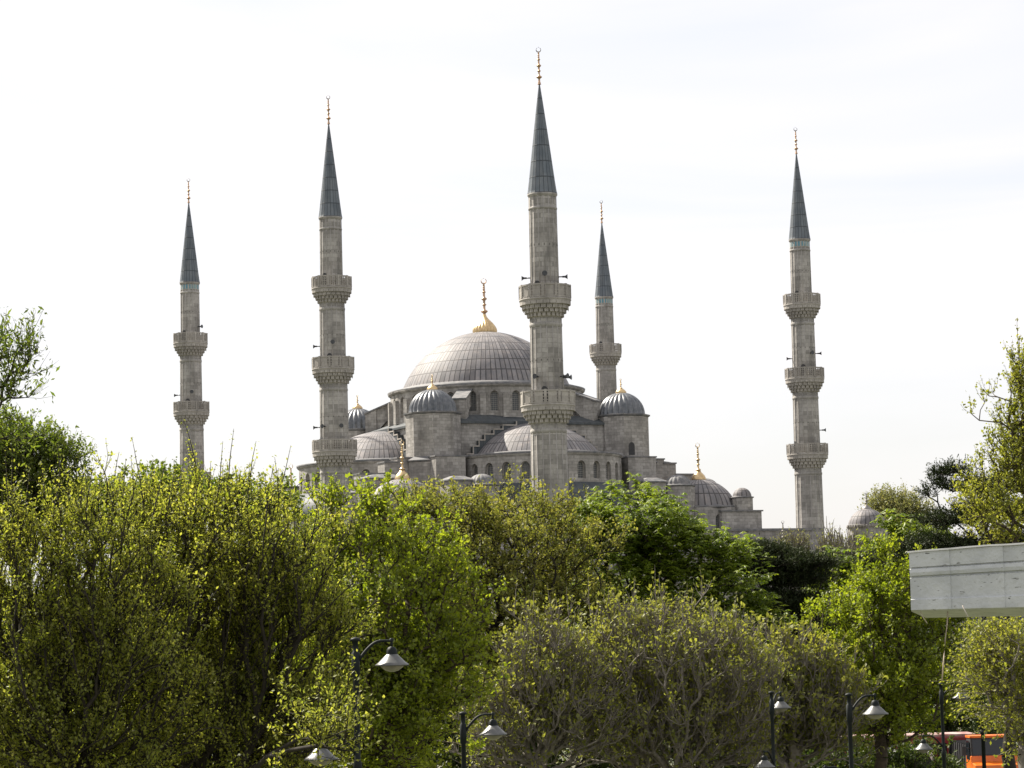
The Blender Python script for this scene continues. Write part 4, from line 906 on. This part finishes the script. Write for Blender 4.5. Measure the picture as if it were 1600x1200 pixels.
# right edge
T('tall_poplar', 'tall loose-leaved tree at the right edge rising over the canopy', 72, 1615, 900,
  [(1610, 700, 38, 130), (1580, 695, 30, 85), (1595, 590, 18, 60), (1565, 770, 55, 60), (1530, 680, 16, 38), (1630, 630, 38, 100), (1585, 815, 80, 42), (1550, 630, 12, 38), (1525, 760, 25, 40)], n=520, leaf='bud', bk='mid', twigs=4, tw_len=.5, tw_up=.9, tw_out=.5, lf=9, ls=.10, lw=.6, seed=81, clump=170, cs=.24, shoots=12, shoot_len=(.6, 1.3), sh_ls=1.)
T('layered_tree', 'small tree with layered leafy twigs in the bottom right corner', 58, 1600, 1180,
  [(1605, 1040, 80, 60), (1575, 1090, 50, 38), (1640, 1120, 50, 50), (1560, 1010, 30, 30)], n=520, leaf='bud', bk='grey', twigs=3, tw_len=.6, tw_up=-.05, tw_out=.9, lf=12, ls=.085, lw=.6, flat=.4, clump=130, cs=.3, seed=82)
# dark undergrowth in front of the road
for i_, (px_, py_, Y_, lab_) in enumerate(((1300, 1190, 104, 'dark low shrub left of the white van'), (1385, 1178, 105, 'dark low shrub hiding the side of the white van'), (1445, 1196, 103, 'dark low shrub in front of the red bus'), (1180, 1180, 106, 'dark low shrub below the right side of the budding trees'))):
    T('shrub', lab_, Y_, px_, 1230, [(px_, py_ + 20, 55, 50), (px_ - 25, py_ + 50, 45, 60), (px_ + 30, py_ + 45, 45, 60)], n=260, leaf='dark', twigs=4, tw_len=.4, lf=8, ls=.16, lw=.6, seed=300 + i_, clump=60, cs=.3, group='shrubs along the road', cat='shrub')
# left background
T('bushy_tree', 'bushy mid green tree at the left edge against the sky', 82, 30, 860, [(30, 760, 75, 90), (85, 740, 40, 55), (-30, 740, 70, 90), (60, 700, 30, 30), (100, 790, 30, 50)], n=1300, leaf='green', twigs=4, tw_len=.55, tw_up=.6, lf=10, ls=.12, lw=.5, seed=91, clump=200, cs=.35)
T('slender_leaf_tree', 'sparse slender-leaved branches reaching in from the left edge', 44, -90, 760, [(10, 560, 45, 50), (-30, 600, 60, 90), (25, 620, 28, 40), (45, 540, 18, 35), (10, 690, 25, 20)], n=120, leaf='green', twigs=4, tw_len=.42, tw_up=.5, lf=6, ls=.115, lw=.34, seed=92, r_tip=.007, twig_r=.004)
T('round_green_tree', 'small dark green round tree beneath the leftmost minaret', 96, 250, 860, [(250, 780, 45, 42), (210, 800, 40, 40), (320, 790, 60, 35), (160, 800, 50, 40), (400, 800, 60, 40)], n=700, leaf='green', twigs=4, tw_len=.45, tw_up=.3, lf=9, ls=.15, lw=.7, seed=93, clump=150, cs=.35)
T('feathery_tree', 'pale feathery tree behind the small dome on the right', 470, 1402, 880, [(1400, 830, 50, 50), (1380, 810, 26, 36), (1425, 820, 28, 36)], n=800, leaf='pale', bk='mid', twigs=4, tw_len=2.6, tw_up=1.6, tw_out=.25, lf=9, ls=.5, lw=.4, seed=94, cs=.8)
T('bare_tree', 'pale brown half-bare tree in front of the small dome on the right', 190, 1320, 930, [(1312, 882, 34, 40), (1350, 897, 45, 38), (1385, 897, 35, 34)], n=330, leaf='pale', bk='grey', twigs=5, tw_len=1.4, tw_up=1.8, tw_out=.25, lf=4, ls=.20, lw=.4, seed=95, twig_r=.03)
T('bare_tree', 'pale brown half-bare tree at the foot of the rightmost minaret', 200, 1240, 900, [(1238, 866, 26, 18)], n=110, leaf='pale', bk='grey', twigs=5, tw_len=1.2, tw_up=1.6, tw_out=.25, lf=4, ls=.20, lw=.4, seed=96, twig_r=.03)
T('bright_green_bush_tree', 'bright green tree between the small dome and the canopy', 120, 1400, 960, [(1420, 840, 28, 24), (1395, 860, 28, 24), (1310, 900, 35, 35), (1345, 890, 25, 30), (1450, 850, 40, 30), (1300, 950, 50, 40), (1400, 920, 60, 40)], n=420, leaf='chestnut', twigs=3, tw_len=.5, tw_up=.1, lf=3, ls=.30, lw=.4, palm=True, seed=97, clump=90, cs=.4)
# second row, filling the depth of the park
bgk = [('dark', 'green'), ('mid', 'green'), ('dark', 'dark'), ('mid', 'dark')]
BG = [(-40, 880, 118, 'green', 'dense green park tree behind the shoots at the far left'), (120, 900, 124, 'dark', 'dark park tree behind the left pair of olive trees'), (290, 880, 112, 'green', 'green park tree below the leftmost minaret'), (450, 860, 122, 'dark', 'dark park tree left of the lime green tree'),
      (610, 900, 108, 'dark', 'dark park tree behind the lime green tree'), (760, 960, 118, 'dark', 'dark park tree behind the bronze tree'), (900, 960, 106, 'dark', 'dark park tree between the bronze tree and the chestnut'), (1050, 990, 112, 'dark', 'dark park tree below the chestnut'),
      (1190, 1060, 113, 'dark', 'dark park tree below the cedar'), (1330, 1030, 142, 'dark', 'dark park tree behind the yellow green tree'), (1480, 1010, 140, 'dark', 'dark park tree under the canopy'), (1620, 1000, 147, 'dark', 'dark park tree behind the bottom right branches')]
protos = {}
for i, (px, py, Y, lf_, lab) in enumerate(BG):
    k = (lf_, i % 2)
    if k not in protos:
        sc = Y / CF; rx = 105
        protos[k] = (T('park_tree', lab, Y, px, py + 150, [(px, py + 60, rx, 110), (px - 60, py + 110, 70, 90), (px + 60, py + 120, 70, 100), (px, py + 190, 115, 90), (px - 30, py + 290, 120, 70)], n=800, leaf=lf_, twigs=4, tw_len=.7, tw_up=.3, lf=9, ls=.21, lw=.65, seed=200 + i, clump=150, cs=.45, group='park trees in the second row'), at(px, py, Y).z)
    else:
        pr_, z0 = protos[k]; r = pr_.copy(); col.objects.link(r); r['label'] = lab
        p = at(px, py, Y); r.location = (p.x, Y, gz(Y) - .1 + (p.z - z0)); r.rotation_euler.z = i * 1.7
        for ch in pr_.children:
            c_ = ch.copy(); col.objects.link(c_); c_.parent = r
#TREES_END
